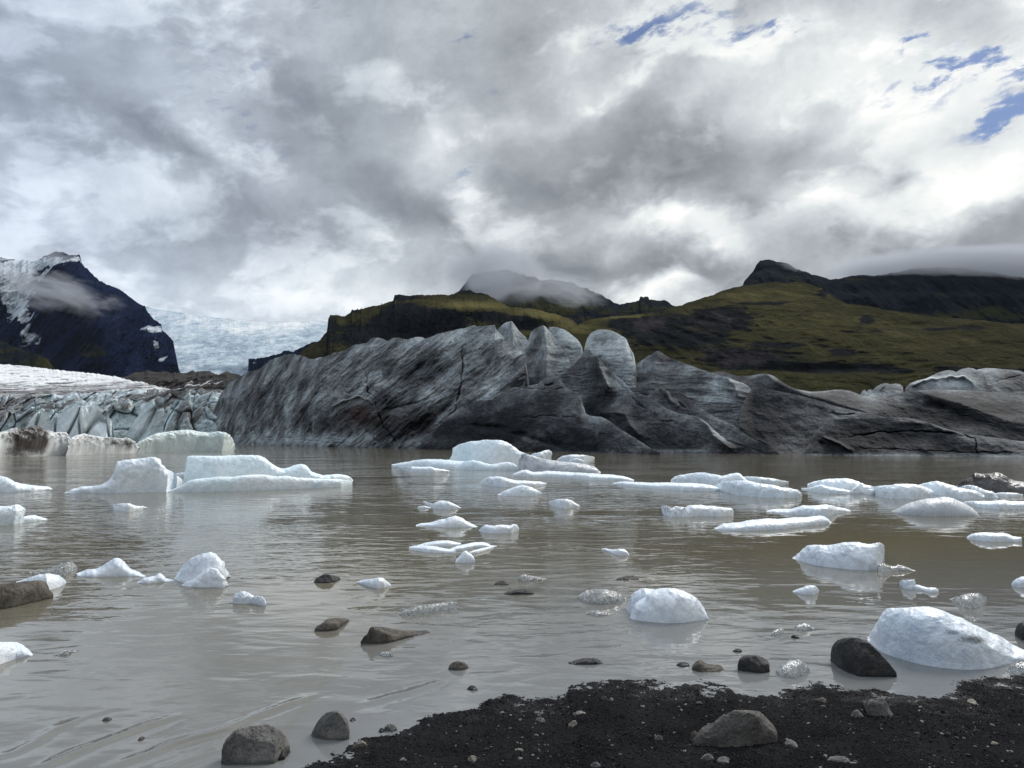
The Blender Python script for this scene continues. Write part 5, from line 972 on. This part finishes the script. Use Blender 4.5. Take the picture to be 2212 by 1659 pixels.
thing('ice_floe', 'thin flat grainy floe near the right edge below the grey dusted hump', 'ice floe', GI, M_ICE, [(wC([(1840, 682), (1865, 665), (1900, 655), (1960, 652), (2020, 655), (2075, 655), (2110, 662), (2140, 676), (2198, 684)]), wC([(1840, 690), (1900, 705), (2000, 715), (2100, 713), (2198, 716)]))], **{**FAR, 'p': .3})
thing('iceberg', 'big clean white ice block with a squared right end in the brown water at right', 'iceberg', GI, M_ICEN, [(wC([(709, 816), (730, 798), (755, 780), (780, 756), (805, 738), (850, 732), (900, 734), (950, 734), (990, 726), (1035, 717), (1090, 715), (1130, 714), (1165, 720), (1200, 730), (1235, 724), (1268, 718), (1290, 726), (1303, 740), (1306, 760)]), wC([(709, 822), (750, 834), (790, 848), (880, 870), (1000, 884), (1100, 894), (1200, 899), (1255, 897), (1290, 860), (1306, 800)]))], th=.35, p=.55, rough=.14, fine=.01, nr=60, rs=1.3, ridge=True)
thing('ice_floe', 'flat glassy slab sticking out behind the big clean white block', 'ice floe', GI, M_CLEAR, [(wC([(1258, 872), (1280, 856), (1310, 853), (1345, 868), (1375, 870), (1400, 861), (1430, 868), (1470, 884), (1517, 902)]), wC([(1258, 905), (1320, 912), (1400, 905), (1517, 906)]))], th=.3, p=.4, rough=.2, rs=3, fine=.05)
thing('ice_floe', 'small rounded white chunk left of the glassy L shaped ice, in brown water', 'ice floe', GI, M_ICEN, [(wC([(714, 1033), (740, 1020), (775, 1010), (800, 998), (830, 995), (862, 998), (878, 1015), (883, 1032)]), wC([(714, 1040), (780, 1056), (850, 1058), (883, 1038)]))], th=.5, p=.55, rough=.14, fine=.04)
thing('ice_floe', 'white and glassy L shaped ice piece below the big clean white block', 'ice floe', GI, M_ICEN, [(wC([(1404, 970), (1425, 962), (1465, 960), (1508, 960), (1512, 985), (1510, 1005)]), wC([(1404, 990), (1430, 1015), (1480, 1024), (1510, 1018)])), (wC([(1490, 1000), (1520, 988), (1550, 1000), (1590, 1010), (1640, 1010), (1658, 1025)]), wC([(1490, 1020), (1560, 1032), (1610, 1046), (1658, 1042)]))], th=.4, p=.5, rough=.2, rs=3, fine=.05)
thing('ice_floe', 'white ice chunk cut by the right edge above the upside down glassy chunk', 'ice floe', GI, M_ICEN, [(wC([(2133, 990), (2145, 968), (2170, 950), (2212, 936), (2270, 930), (2330, 950)]), wC([(2133, 998), (2180, 1010), (2330, 1014)]))], th=.5, p=.6, rough=.12, fine=.03)
thing('ice_floe', 'glassy ice chunk wider at the top, behind the huge foreground ice block', 'ice floe', GI, M_CLEAR, [(wC([(1728, 1084), (1760, 1072), (1800, 1060), (1850, 1050), (1900, 1044), (1940, 1046), (1969, 1074)]), wC([(1728, 1088), (1770, 1110), (1820, 1138), (1880, 1145), (1930, 1135), (1969, 1085)]))], th=.5, p=.45, rough=.2, rs=3, fine=.06)
thing('iceberg', 'huge smooth foreground ice block streaked with black ash, beside the dark boulder at right', 'iceberg', GI, M_ICED, [(wC([(1193, 1338), (1205, 1315), (1230, 1275), (1255, 1240), (1280, 1208), (1305, 1172), (1328, 1146), (1360, 1142), (1400, 1143), (1450, 1140), (1500, 1137), (1560, 1134), (1605, 1133), (1640, 1142), (1680, 1156), (1720, 1172), (1760, 1186), (1810, 1206), (1850, 1226), (1900, 1250), (1950, 1276), (2000, 1300), (2050, 1322), (2090, 1345), (2130, 1372), (2170, 1394), (2212, 1412), (2260, 1430), (2310, 1452)]), wC([(1193, 1346), (1230, 1385), (1290, 1430), (1400, 1470), (1550, 1511), (1700, 1533), (1800, 1541), (1870, 1543), (1950, 1538), (2030, 1526), (2110, 1506), (2212, 1486), (2310, 1466)]))],
    [(2060, 1365, 34, 9, .9), (2100, 1382, 40, 11, 1.0), (2030, 1345, 30, 5, .7), (2000, 1335, 12, 4, .3), (2110, 1405, 20, 6, .3), (1960, 1400, 60, 30, -.35), (1990, 1320, 40, 4, .15), (2110, 1440, 20, 3, .5)], th=.42, p=.62, skew=1.5, rough=.08, rs=1.3, ridge=True, fine=.008, nc=320, nr=140)
thing('ice_floe', 'clear glassy ball of ice at the beach edge between two dark stones', 'ice floe', GI, M_CLEAR, [(wC([(600, 1560), (615, 1535), (640, 1514), (670, 1495), (705, 1479), (745, 1472), (775, 1482), (800, 1502), (818, 1528), (828, 1550)]), wC([(600, 1568), (650, 1586), (760, 1589), (828, 1556)]))], th=.6, p=.7, rough=.07, fine=.04, nr=60)
thing('ice_floe', 'clear ice lump on the beach at the right edge, touching the huge ash streaked block', 'ice floe', GI, M_CLEAR, [(wC([(2100, 1540), (2120, 1512), (2150, 1498), (2200, 1489), (2260, 1486), (2320, 1500)]), wC([(2100, 1552), (2160, 1572), (2320, 1582)]))], th=.5, p=.7, rough=.1, fine=.04)
thing('ice_floe', 'small translucent ice wedge left of another, above the shore stones', 'ice floe', GI, M_CLEAR, [(wC([(563, 1314), (585, 1292), (612, 1279), (642, 1273), (657, 1284)]), wC([(563, 1320), (615, 1319), (657, 1302)]))], th=.5, p=.7, rough=.1, fine=.04)
thing('ice_floe', 'small translucent grainy hump left of the huge foreground ice block', 'ice floe', GI, M_CLEAR, [(wC([(719, 1278), (735, 1260), (758, 1246), (790, 1240), (820, 1248), (845, 1266), (861, 1278)]), wC([(719, 1284), (780, 1291), (861, 1285)]))], th=.5, p=.7, rough=.1, fine=.04)

# ---------------------------------------------------------------- stones in the water and on the beach
GR = 'stones along the shore and in the shallows'
def stone(label, mt, top, base, land=False, cat='rock', name='rock', **kw):
    k = dict(th=.7, p=.62, rough=.08, rs=2.2, fine=.02, fs=8, cuts=14, land=land, nr=60, under=.12); k.update(kw)
    return thing(name, label, cat, GR, mt, [(top, base)], **k)
stone('long flat log shaped grey rock cut by the left edge, lying in the water', M_ROCKB, wA([(-160, 995), (-60, 985), (0, 984), (60, 980), (110, 974), (160, 968), (210, 965), (255, 962), (285, 970), (300, 990), (315, 1015), (335, 1035), (346, 1050)]), wA([(-160, 1200), (-60, 1168), (0, 1153), (80, 1140), (150, 1125), (210, 1110), (270, 1096), (346, 1078)]), p=.4, th=.25, cuts=8)
stone('small low brown rock in the water above the flat pointed rock, left of centre', M_ROCKD, wA([(2032, 974), (2045, 955), (2065, 938), (2100, 922), (2130, 924), (2160, 932), (2190, 938), (2206, 948)]), wA([(2032, 980), (2100, 991), (2150, 987), (2206, 957)]))
stone('flat brown rock left of the long pointed one, in shallow water', M_ROCKB, wA([(2036, 1278), (2050, 1262), (2080, 1245), (2105, 1222), (2130, 1210), (2170, 1206), (2210, 1204), (2245, 1208), (2262, 1218)]), wA([(2036, 1300), (2080, 1312), (2110, 1312), (2180, 1292), (2262, 1226)]))
stone('long flat pointed brown rock tapering to the right, in shallow water at centre left', M_ROCKB, wB([(124, 1372), (132, 1345), (142, 1325), (165, 1308), (162, 1290), (172, 1270), (200, 1262), (240, 1262), (290, 1268), (330, 1277), (360, 1281), (400, 1285), (450, 1286), (510, 1290), (550, 1286), (569, 1297)]), wB([(124, 1386), (150, 1398), (180, 1406), (230, 1394), (280, 1380), (340, 1362), (400, 1346), (450, 1332), (500, 1320), (569, 1303)]), th=.3, p=.5)
stone('tiny dark rock tip breaking the water beside the clear ice crumbs', M_ROCKD, wB([(985, 992), (1005, 977), (1035, 965), (1055, 966), (1072, 976), (1084, 990)]), wB([(985, 995), (1040, 997), (1084, 995)]))
stone('low dark wet rock below the clear ice crumbs at centre', M_ROCKD, wB([(1052, 1048), (1075, 1036), (1110, 1030), (1140, 1022), (1175, 1019), (1205, 1026), (1235, 1028), (1250, 1046)]), wB([(1052, 1056), (1120, 1069), (1200, 1068), (1250, 1056)]), p=.45)
stone('dark slanting rock just breaking the water above the grainy ice mound', M_ROCKD, wB([(1775, 957), (1810, 943), (1850, 934), (1890, 931), (1920, 941), (1931, 956)]), wB([(1775, 961), (1850, 968), (1931, 963)]))
stone('small round brown stone with its reflection, alone in the shallows at centre', M_ROCKB, wB([(694, 1534), (700, 1515), (715, 1500), (740, 1488), (765, 1486), (795, 1493), (812, 1508), (826, 1526)]), wB([(694, 1542), (740, 1560), (780, 1556), (826, 1532)]))
stone('low wet dark rock awash in the ripples, right of the small round brown stone', M_ROCKD, wB([(1459, 1501), (1490, 1490), (1525, 1477), (1560, 1468), (1600, 1465), (1650, 1468), (1680, 1483), (1701, 1504)]), wB([(1459, 1504), (1540, 1523), (1640, 1533), (1701, 1510)]))
stone('large smooth dark boulder leaning at the water edge against the huge ice block', M_ROCKD, wC([(957, 1440), (962, 1418), (970, 1396), (985, 1372), (1005, 1352), (1045, 1337), (1090, 1333), (1135, 1335), (1165, 1342), (1195, 1356), (1225, 1376), (1250, 1398), (1275, 1424), (1300, 1455), (1330, 1482), (1355, 1508), (1380, 1540), (1396, 1566)]), wC([(957, 1482), (1000, 1522), (1040, 1546), (1080, 1566), (1150, 1596), (1210, 1618), (1255, 1629), (1300, 1625), (1345, 1618), (1396, 1606)]), p=.55, th=.5, cuts=12, rough=.045, nc=240, nr=110)
stone('square brown black stone at the water edge left of the clear ice ball', M_ROCKD, wC([(358, 1510), (368, 1480), (385, 1456), (420, 1449), (455, 1447), (490, 1453), (515, 1460), (545, 1478), (560, 1496), (567, 1522)]), wC([(358, 1545), (400, 1562), (450, 1570), (510, 1572), (567, 1562)]), p=.4, cuts=10)
stone('low saddle shaped brown stone left of the square one at the water edge', M_ROCKB, wC([(62, 1522), (75, 1500), (92, 1485), (112, 1476), (135, 1490), (165, 1503), (205, 1510), (240, 1508), (262, 1528), (278, 1550)]), wC([(62, 1545), (120, 1560), (200, 1568), (278, 1558)]), cuts=8)
stone('tiny dark stone in the water above the square stone', M_ROCKD, wC([(328, 1418), (345, 1407), (370, 1405), (386, 1418)]), wC([(328, 1428), (360, 1433), (386, 1428)]))
stone('tiny dark stone in the water below the translucent grainy hump', M_ROCKD, wC([(704, 1325), (718, 1316), (740, 1316), (756, 1332)]), wC([(704, 1336), (735, 1344), (756, 1340)]))
stone('dark rock at the right edge behind the huge ice block', M_ROCKD, wC([(2154, 1300), (2160, 1270), (2175, 1246), (2212, 1230), (2270, 1226), (2320, 1250)]), wC([(2154, 1322), (2200, 1352), (2320, 1372)]))
stone('small dark wet stone at the waterline, left of the saddle shaped stone', M_ROCKD, wC([(-40, 1506), (-20, 1494), (10, 1490), (35, 1498), (48, 1512)]), wC([(-40, 1516), (0, 1530), (48, 1522)]))
stone('large angular grey boulder on the shore at the bottom left', M_ROCKG, sA([(1422, 790), (1430, 740), (1440, 705), (1460, 675), (1485, 648), (1515, 620), (1545, 603), (1590, 594), (1640, 588), (1690, 584), (1725, 578), (1770, 590), (1800, 606), (1830, 632), (1850, 660), (1868, 690), (1876, 720)]), sA([(1422, 862), (1480, 876), (1560, 886), (1650, 884), (1720, 866), (1780, 838), (1830, 790), (1876, 742)]), p=.45, th=.6, cuts=22, rough=.05, nc=220, nr=110, land=True)
stone('small dark stone tucked against the right side of the angular grey boulder', M_ROCKD, sA([(1790, 820), (1815, 770), (1840, 740), (1865, 735), (1882, 748), (1870, 790), (1860, 815)]), sA([(1790, 826), (1830, 826), (1882, 760)]), True, name='stone', cat='stone')
stone('smooth rounded dark grey boulder in shallow water right of the angular grey one', M_ROCKG, sA([(2012, 660), (2020, 625), (2040, 590), (2060, 555), (2085, 525), (2110, 504), (2150, 492), (2185, 489), (2215, 503), (2240, 530), (2256, 570), (2263, 620)]), sA([(2012, 674), (2060, 684), (2120, 692), (2200, 695), (2263, 676)]), p=.6, cuts=9, rough=.03, nc=180, nr=90)
stone('little reddish pebble alone in the water at the lower left', M_ROCKR, sA([(655, 556), (675, 536), (700, 530), (725, 541)]), sA([(655, 562), (690, 569), (725, 550)]), name='stone', cat='stone')
stone('small half sunk stone between two wave lines at the lower left', M_ROCKB, sA([(885, 686), (905, 662), (925, 657), (938, 664)]), sA([(885, 692), (910, 692), (938, 672)]), name='stone', cat='stone')
stone('large flat topped angular boulder with a rusty right face, on the black gravel', M_ROCKR, sC([(58, 890), (75, 850), (95, 815), (115, 785), (135, 758), (165, 745), (200, 732), (225, 712), (250, 690), (268, 676), (285, 684), (310, 668), (340, 650), (380, 652), (420, 651), (470, 656), (505, 660), (530, 680), (550, 702), (580, 735), (605, 768), (622, 800)]), sC([(58, 916), (100, 926), (150, 932), (250, 946), (370, 952), (420, 930), (480, 902), (560, 880), (622, 862)]), True, p=.42, th=.55, cuts=20, rough=.06, nc=260, nr=130)
stone('angular cracked grey stone on the gravel below the leaning dark boulder', M_ROCKG, sC([(1163, 602), (1180, 592), (1215, 582), (1260, 576), (1302, 571), (1318, 585), (1332, 602), (1338, 630), (1348, 655), (1363, 682)]), sC([(1163, 608), (1190, 660), (1205, 692), (1240, 711), (1285, 716), (1320, 712), (1363, 692)]), True, p=.42, cuts=16)
stone('small pale stone just left of the cracked grey stone', M_ROCKG, sC([(1090, 680), (1110, 655), (1135, 646), (1155, 668), (1175, 695)]), sC([(1090, 690), (1130, 706), (1175, 706)]), True, name='stone', cat='stone')
stone('triangular grey brown stone half buried on the gravel under the leaning boulder', M_ROCKB, sC([(858, 582), (880, 574), (905, 568), (928, 580), (942, 605)]), sC([(858, 588), (900, 606), (942, 616)]), True, p=.4, name='stone', cat='stone')
stone('smooth wedge shaped grey stone right of the flat topped boulder', M_ROCKG, sC([(662, 862), (675, 845), (695, 838), (720, 850), (745, 870), (782, 898)]), sC([(662, 878), (700, 896), (740, 906), (782, 906)]), True, name='stone', cat='stone')
stone('long flat pale stone at the bottom edge right of the flat topped boulder', M_ROCKG, sC([(938, 968), (960, 952), (1000, 947), (1045, 950), (1090, 972), (1125, 992), (1160, 1005)]), sC([(938, 980), (990, 998), (1060, 1004), (1160, 1010)]), True, th=.35, name='stone', cat='stone')
stone('wedge of tan stone on the gravel near the right edge', M_PEB[1], sC([(1835, 600), (1850, 580), (1880, 578), (1905, 596), (1932, 622)]), sC([(1835, 606), (1880, 618), (1932, 628)]), True, name='stone', cat='stone')
stone('thin upright stone leaning on the left of the flat topped boulder', M_ROCKB, sC([(48, 830), (60, 795), (80, 780), (95, 800), (98, 830)]), sC([(48, 850), (75, 855), (98, 850)]), True, name='stone', cat='stone')
stone('grey stone at the foot of the flat topped boulder, lower left', M_ROCKG, sC([(118, 965), (135, 942), (165, 932), (190, 940), (205, 965)]), sC([(118, 978), (160, 988), (205, 978)]), True, name='stone', cat='stone')
stone('split grey stone at the bottom edge under the flat topped boulder', M_ROCKG, sC([(210, 985), (240, 955), (275, 950), (310, 975), (345, 990)]), sC([(210, 998), (280, 1012), (345, 1004)]), True, name='stone', cat='stone')
stone('round grey pebble in the water at the gravel edge near the rounded boulder', M_ROCKG, sB([(276, 610), (285, 588), (310, 576), (335, 576), (352, 590), (360, 610)]), sB([(276, 622), (315, 634), (360, 622)]), True, name='stone', cat='stone')
stone('small black pebble touching the round grey pebble at the gravel edge', M_ROCKD, sB([(243, 618), (255, 602), (270, 602), (278, 618)]), sB([(243, 628), (262, 637), (278, 628)]), True, name='stone', cat='stone')
stone('tan blocky stone at the gravel edge beside the rounded boulder', M_PEB[1], sB([(76, 722), (95, 695), (125, 682), (155, 692), (168, 715)]), sB([(76, 735), (120, 742), (168, 732)]), True, p=.45, name='stone', cat='stone')
stone('dark wet stone at the tip of the gravel spit left of centre', M_ROCKD, sB([(816, 345), (835, 328), (862, 328), (882, 350)]), sB([(816, 354), (850, 366), (882, 362)]), True, name='stone', cat='stone')
stone('little black stone in the water right of the rounded boulder', M_ROCKD, sB([(54, 550), (68, 536), (85, 538), (94, 552)]), sB([(54, 560), (75, 564), (94, 556)]), name='stone', cat='stone')
stone('round grey pebble on the black gravel with a slab beside it, at bottom centre', M_PEB[0], sB([(1256, 558), (1265, 538), (1290, 530), (1312, 540), (1325, 560)]), sB([(1256, 566), (1290, 578), (1325, 570)]), True, name='stone', cat='stone')
stone('pair shaped pale stone on the black gravel right of bottom centre', M_PEB[1], sB([(1460, 588), (1480, 570), (1500, 555), (1520, 555), (1533, 575)]), sB([(1460, 594), (1500, 598), (1533, 592)]), True, name='stone', cat='stone')
stone('round pale pebble in a hollow of the gravel left of the flat topped boulder', M_PEB[0], sB([(2028, 670), (2036, 655), (2058, 648), (2078, 656), (2086, 674)]), sB([(2028, 684), (2060, 694), (2086, 684)]), True, name='stone', cat='stone')
stone('chipped pale stone near the bottom edge at centre', M_PEB[1], sB([(818, 805), (832, 784), (856, 780), (875, 790), (880, 806)]), sB([(818, 818), (850, 828), (880, 818)]), True, name='stone', cat='stone')
stone('flat pale stone on the gravel at bottom centre', M_PEB[1], sB([(1122, 742), (1145, 732), (1170, 736), (1184, 756)]), sB([(1122, 748), (1160, 762), (1184, 762)]), True, name='stone', cat='stone')
stone('pale stone cut by the bottom edge right of centre', M_PEB[0], sB([(1618, 842), (1635, 826), (1660, 824), (1682, 842)]), sB([(1618, 855), (1650, 866), (1682, 858)]), True, name='stone', cat='stone')
stone('flat tan slab on the gravel right of centre', M_PEB[1], sB([(1503, 508), (1525, 494), (1555, 490), (1586, 508)]), sB([(1503, 514), (1545, 518), (1586, 516)]), True, name='stone', cat='stone')
stone('dark round stone in the cluster at the gravel edge right of centre', M_PEB[2], sB([(1680, 410), (1692, 397), (1712, 395), (1728, 414)]), sB([(1680, 424), (1705, 432), (1728, 424)]), True, name='stone', cat='stone')
stone('grey round stone beside the dark one in the cluster at the gravel edge', M_PEB[0], sB([(1732, 418), (1745, 405), (1760, 408), (1768, 422)]), sB([(1732, 427), (1752, 432), (1768, 427)]), True, name='stone', cat='stone')

# ---------------------------------------------------------------- pebbles and gravel
def blob_mesh(name, seed, mt, sub):
    import bmesh
    bm = bmesh.new(); bmesh.ops.create_icosphere(bm, subdivisions=sub, radius=1.0)
    co = np.array([v.co[:] for v in bm.verts]); rng = np.random.default_rng(seed)
    for i in range(9):
        n = rng.normal(size=3); n /= np.linalg.norm(n); d = co @ n; lim = rng.uniform(.55, .9)
        co = co - np.clip(d - lim, 0, None)[:, None] * n * .9
    co = co * (1 + .10 * fbm(co[:, 0] * 1.5 + seed, co[:, 1] * 1.5, co[:, 2] * 1.5, 3))[:, None] * np.array([1, .8, .55])
    for v, c in zip(bm.verts, co): v.co = c
    me = bpy.data.meshes.new(name); bm.to_mesh(me); bm.free()
    me.polygons.foreach_set('use_smooth', np.ones(len(me.polygons), bool)); me.materials.append(mt)
    return me, co
rng = np.random.default_rng(21)
protos = [blob_mesh('pebble', 40 + i, M_PEB[i % 3], 3)[0] for i in range(9)]
LAB = ['small grey pebble lying on the black gravel beach', 'small tan pebble lying on the black gravel beach', 'small dark pebble lying on the black gravel beach']
n = 0
while n < 230:
    X, Y = rng.uniform(-1.2, 3.6), rng.uniform(3.9, 5.6)
    z = float(beach_z(X, Y))
    if z < .008 or abs(X / Y) > .68: continue
    k = int(rng.choice(9, p=np.array([2, 2, 1] * 3) / 15.))
    o = bpy.data.objects.new('pebble', protos[k]); S.collection.objects.link(o)
    r = float(np.clip(rng.lognormal(-4.75, .42), .005, .026))
    o.location = (X, Y, z + r * .22); o.scale = (r, r * rng.uniform(.7, 1), r); o.rotation_euler = (rng.uniform(-.3, .3), rng.uniform(-.3, .3), rng.uniform(0, 6.28))
    tag(o, LAB[k % 3], 'pebble', ['grey', 'tan', 'dark'][k % 3] + ' pebbles scattered on the black gravel beach'); n += 1
# loose gravel nobody could count: one object
def gravel_mat():
    m, t = mat('loose_gravel')
    n_ = t.noise(t.oc, 40, 2).outputs[0]; f = t.noise(t.oc, 14, 3).outputs[0]
    col = t.ramp(t.math('ADD', n_, t.math('MULTIPLY', t.math('SUBTRACT', f, .5), .3)), [(.36, (.008, .008, .009)), (.58, (.030, .030, .031)), (.72, (.13, .125, .12))])
    t.set(t.p, 'Base Color', col); t.p.inputs['Roughness'].default_value = .75; t.p.inputs['IOR'].default_value = 1.04
    return m
me0, oct_ = blob_mesh('grain', 3, M_PEB[2], 1); fq = np.array([p.vertices[:] for p in me0.polygons])
bpy.data.meshes.remove(me0)
N = 26000
gxx = rng.uniform(-1.6, 4.2, N * 2); gyy = rng.uniform(3.7, 5.9, N * 2)
gz = beach_z(gxx, gyy); ok = (gz > -.004) & (np.abs(gxx / gyy) < .72)
ok &= rng.uniform(0, 1, N * 2) < np.clip(.55 + .9 * fbm(gxx * 2.5, gyy * 2.5, 8.8, 3), .12, 1)
gxx, gyy, gz = gxx[ok][:N], gyy[ok][:N], gz[ok][:N]
rr = np.clip(rng.lognormal(-5.75, .45, len(gxx)), .0018, .011); an = rng.uniform(0, 6.28, len(gxx))
vv = oct_[None] * rr[:, None, None]
ca, sa = np.cos(an)[:, None], np.sin(an)[:, None]
vv = np.stack([vv[..., 0] * ca - vv[..., 1] * sa, vv[..., 0] * sa + vv[..., 1] * ca, vv[..., 2] * 1.25], -1) + np.stack([gxx, gyy, gz + .004 + rr * .3], -1)[:, None]
ff = fq[None] + (np.arange(len(gxx)) * len(oct_))[:, None, None]
tag(make_obj('gravel', [(vv.reshape(-1, 3), ff.reshape(-1, 3), {}, 0)], gravel_mat(), smooth=False), kind='stuff')
# ---------------------------------------------------------------- low cloud clinging to the mountain tops
S.cycles.volume_bounces = 2
def mist_mat(name, dens, sc, cut, seed, streak=(1, 1, 1.2)):
    m = bpy.data.materials.new(name); m.use_nodes = True
    t = NT(m.node_tree); t.n.clear()
    oc = t.n.new('ShaderNodeTexCoord').outputs['Object']
    r = t.vm('LENGTH', oc)
    n = t.noise(t.mapping(oc, loc=(seed, seed * .7, 1.0), scale=streak), sc, 6, .6, .6).outputs[0]
    f = t.math('SUBTRACT', t.math('MULTIPLY_ADD', t.math('SUBTRACT', n, .5), 2.6, t.math('SUBTRACT', 1.0, r)), cut)
    d = t.math('MULTIPLY', t.mr(f, 0.0, .7), dens)
    d = t.math('MULTIPLY', d, t.mr(r, .7, .98, 1, 0))
    pv = t.new('ShaderNodeVolumePrincipled', {'Density': d, 'Anisotropy': .2, 'Color': (.62, .65, .70, 1)})
    o = t.n.new('ShaderNodeOutputMaterial'); t.l.new(pv.outputs[0], o.inputs['Volume'])
    return m
def mist(px, py, D, rx, ry, rd, dens, sc, cut, seed, tilt=0):
    import bmesh
    bm = bmesh.new(); bmesh.ops.create_icosphere(bm, subdivisions=3, radius=1.0)
    me = bpy.data.meshes.new('mist'); bm.to_mesh(me); bm.free()
    m = mist_mat('drifting_mist', dens, sc, cut, seed, (1, 1, 1)); me.materials.append(m)
    m.cycles.volume_step_rate = 1.0
    o = bpy.data.objects.new('mist', me); S.collection.objects.link(o)
    o.location = (xper(px, py) * D, D, H + tanel(py) * D)
    o.scale = (rx / F * D, rd, ry / F * D); o.rotation_euler = (0, R(tilt), 0)
    return tag(o, kind='stuff')
mist(1070, 594, 1790, 130, 84, 150, .013, 1.7, -.05, 1.3, 8)
mist(1215, 624, 1800, 120, 42, 110, .012, 2.2, .10, 4.1, 14)
mist(115, 630, 2080, 190, 58, 140, .011, 2.3, .22, 7.7, 14)
mist(105, 549, 2350, 70, 20, 120, .006, 1.6, .05, 2.9, 0)
mist(2110, 584, 1800, 380, 40, 230, .022, 1.8, -.18, 5.5, 0)
mist(1730, 574, 1750, 60, 16, 80, .008, 1.6, .0, 6.2, 10)

# ---------------------------------------------------------------- thin air between here and the mountains
def haze():
    x0, x1, y0, y1, z0, z1 = -9500, 9500, -200, 9500, -4.5, 950
    v = np.array([[x, y, z] for x in (x0, x1) for y in (y0, y1) for z in (z0, z1)], float)
    q = np.array([[0, 1, 3, 2], [4, 6, 7, 5], [0, 4, 5, 1], [2, 3, 7, 6], [0, 2, 6, 4], [1, 5, 7, 3]])
    m = bpy.data.materials.new('mountain_air'); m.use_nodes = True
    t = NT(m.node_tree); t.n.clear()
    pv = t.new('ShaderNodeVolumePrincipled', {'Density': .000008, 'Anisotropy': .1, 'Color': (.62, .78, 1, 1)})
    o = t.n.new('ShaderNodeOutputMaterial'); t.l.new(pv.outputs[0], o.inputs['Volume'])
    tag(make_obj('haze', [(v, q, {}, 0)], m, smooth=False), kind='stuff')
haze()
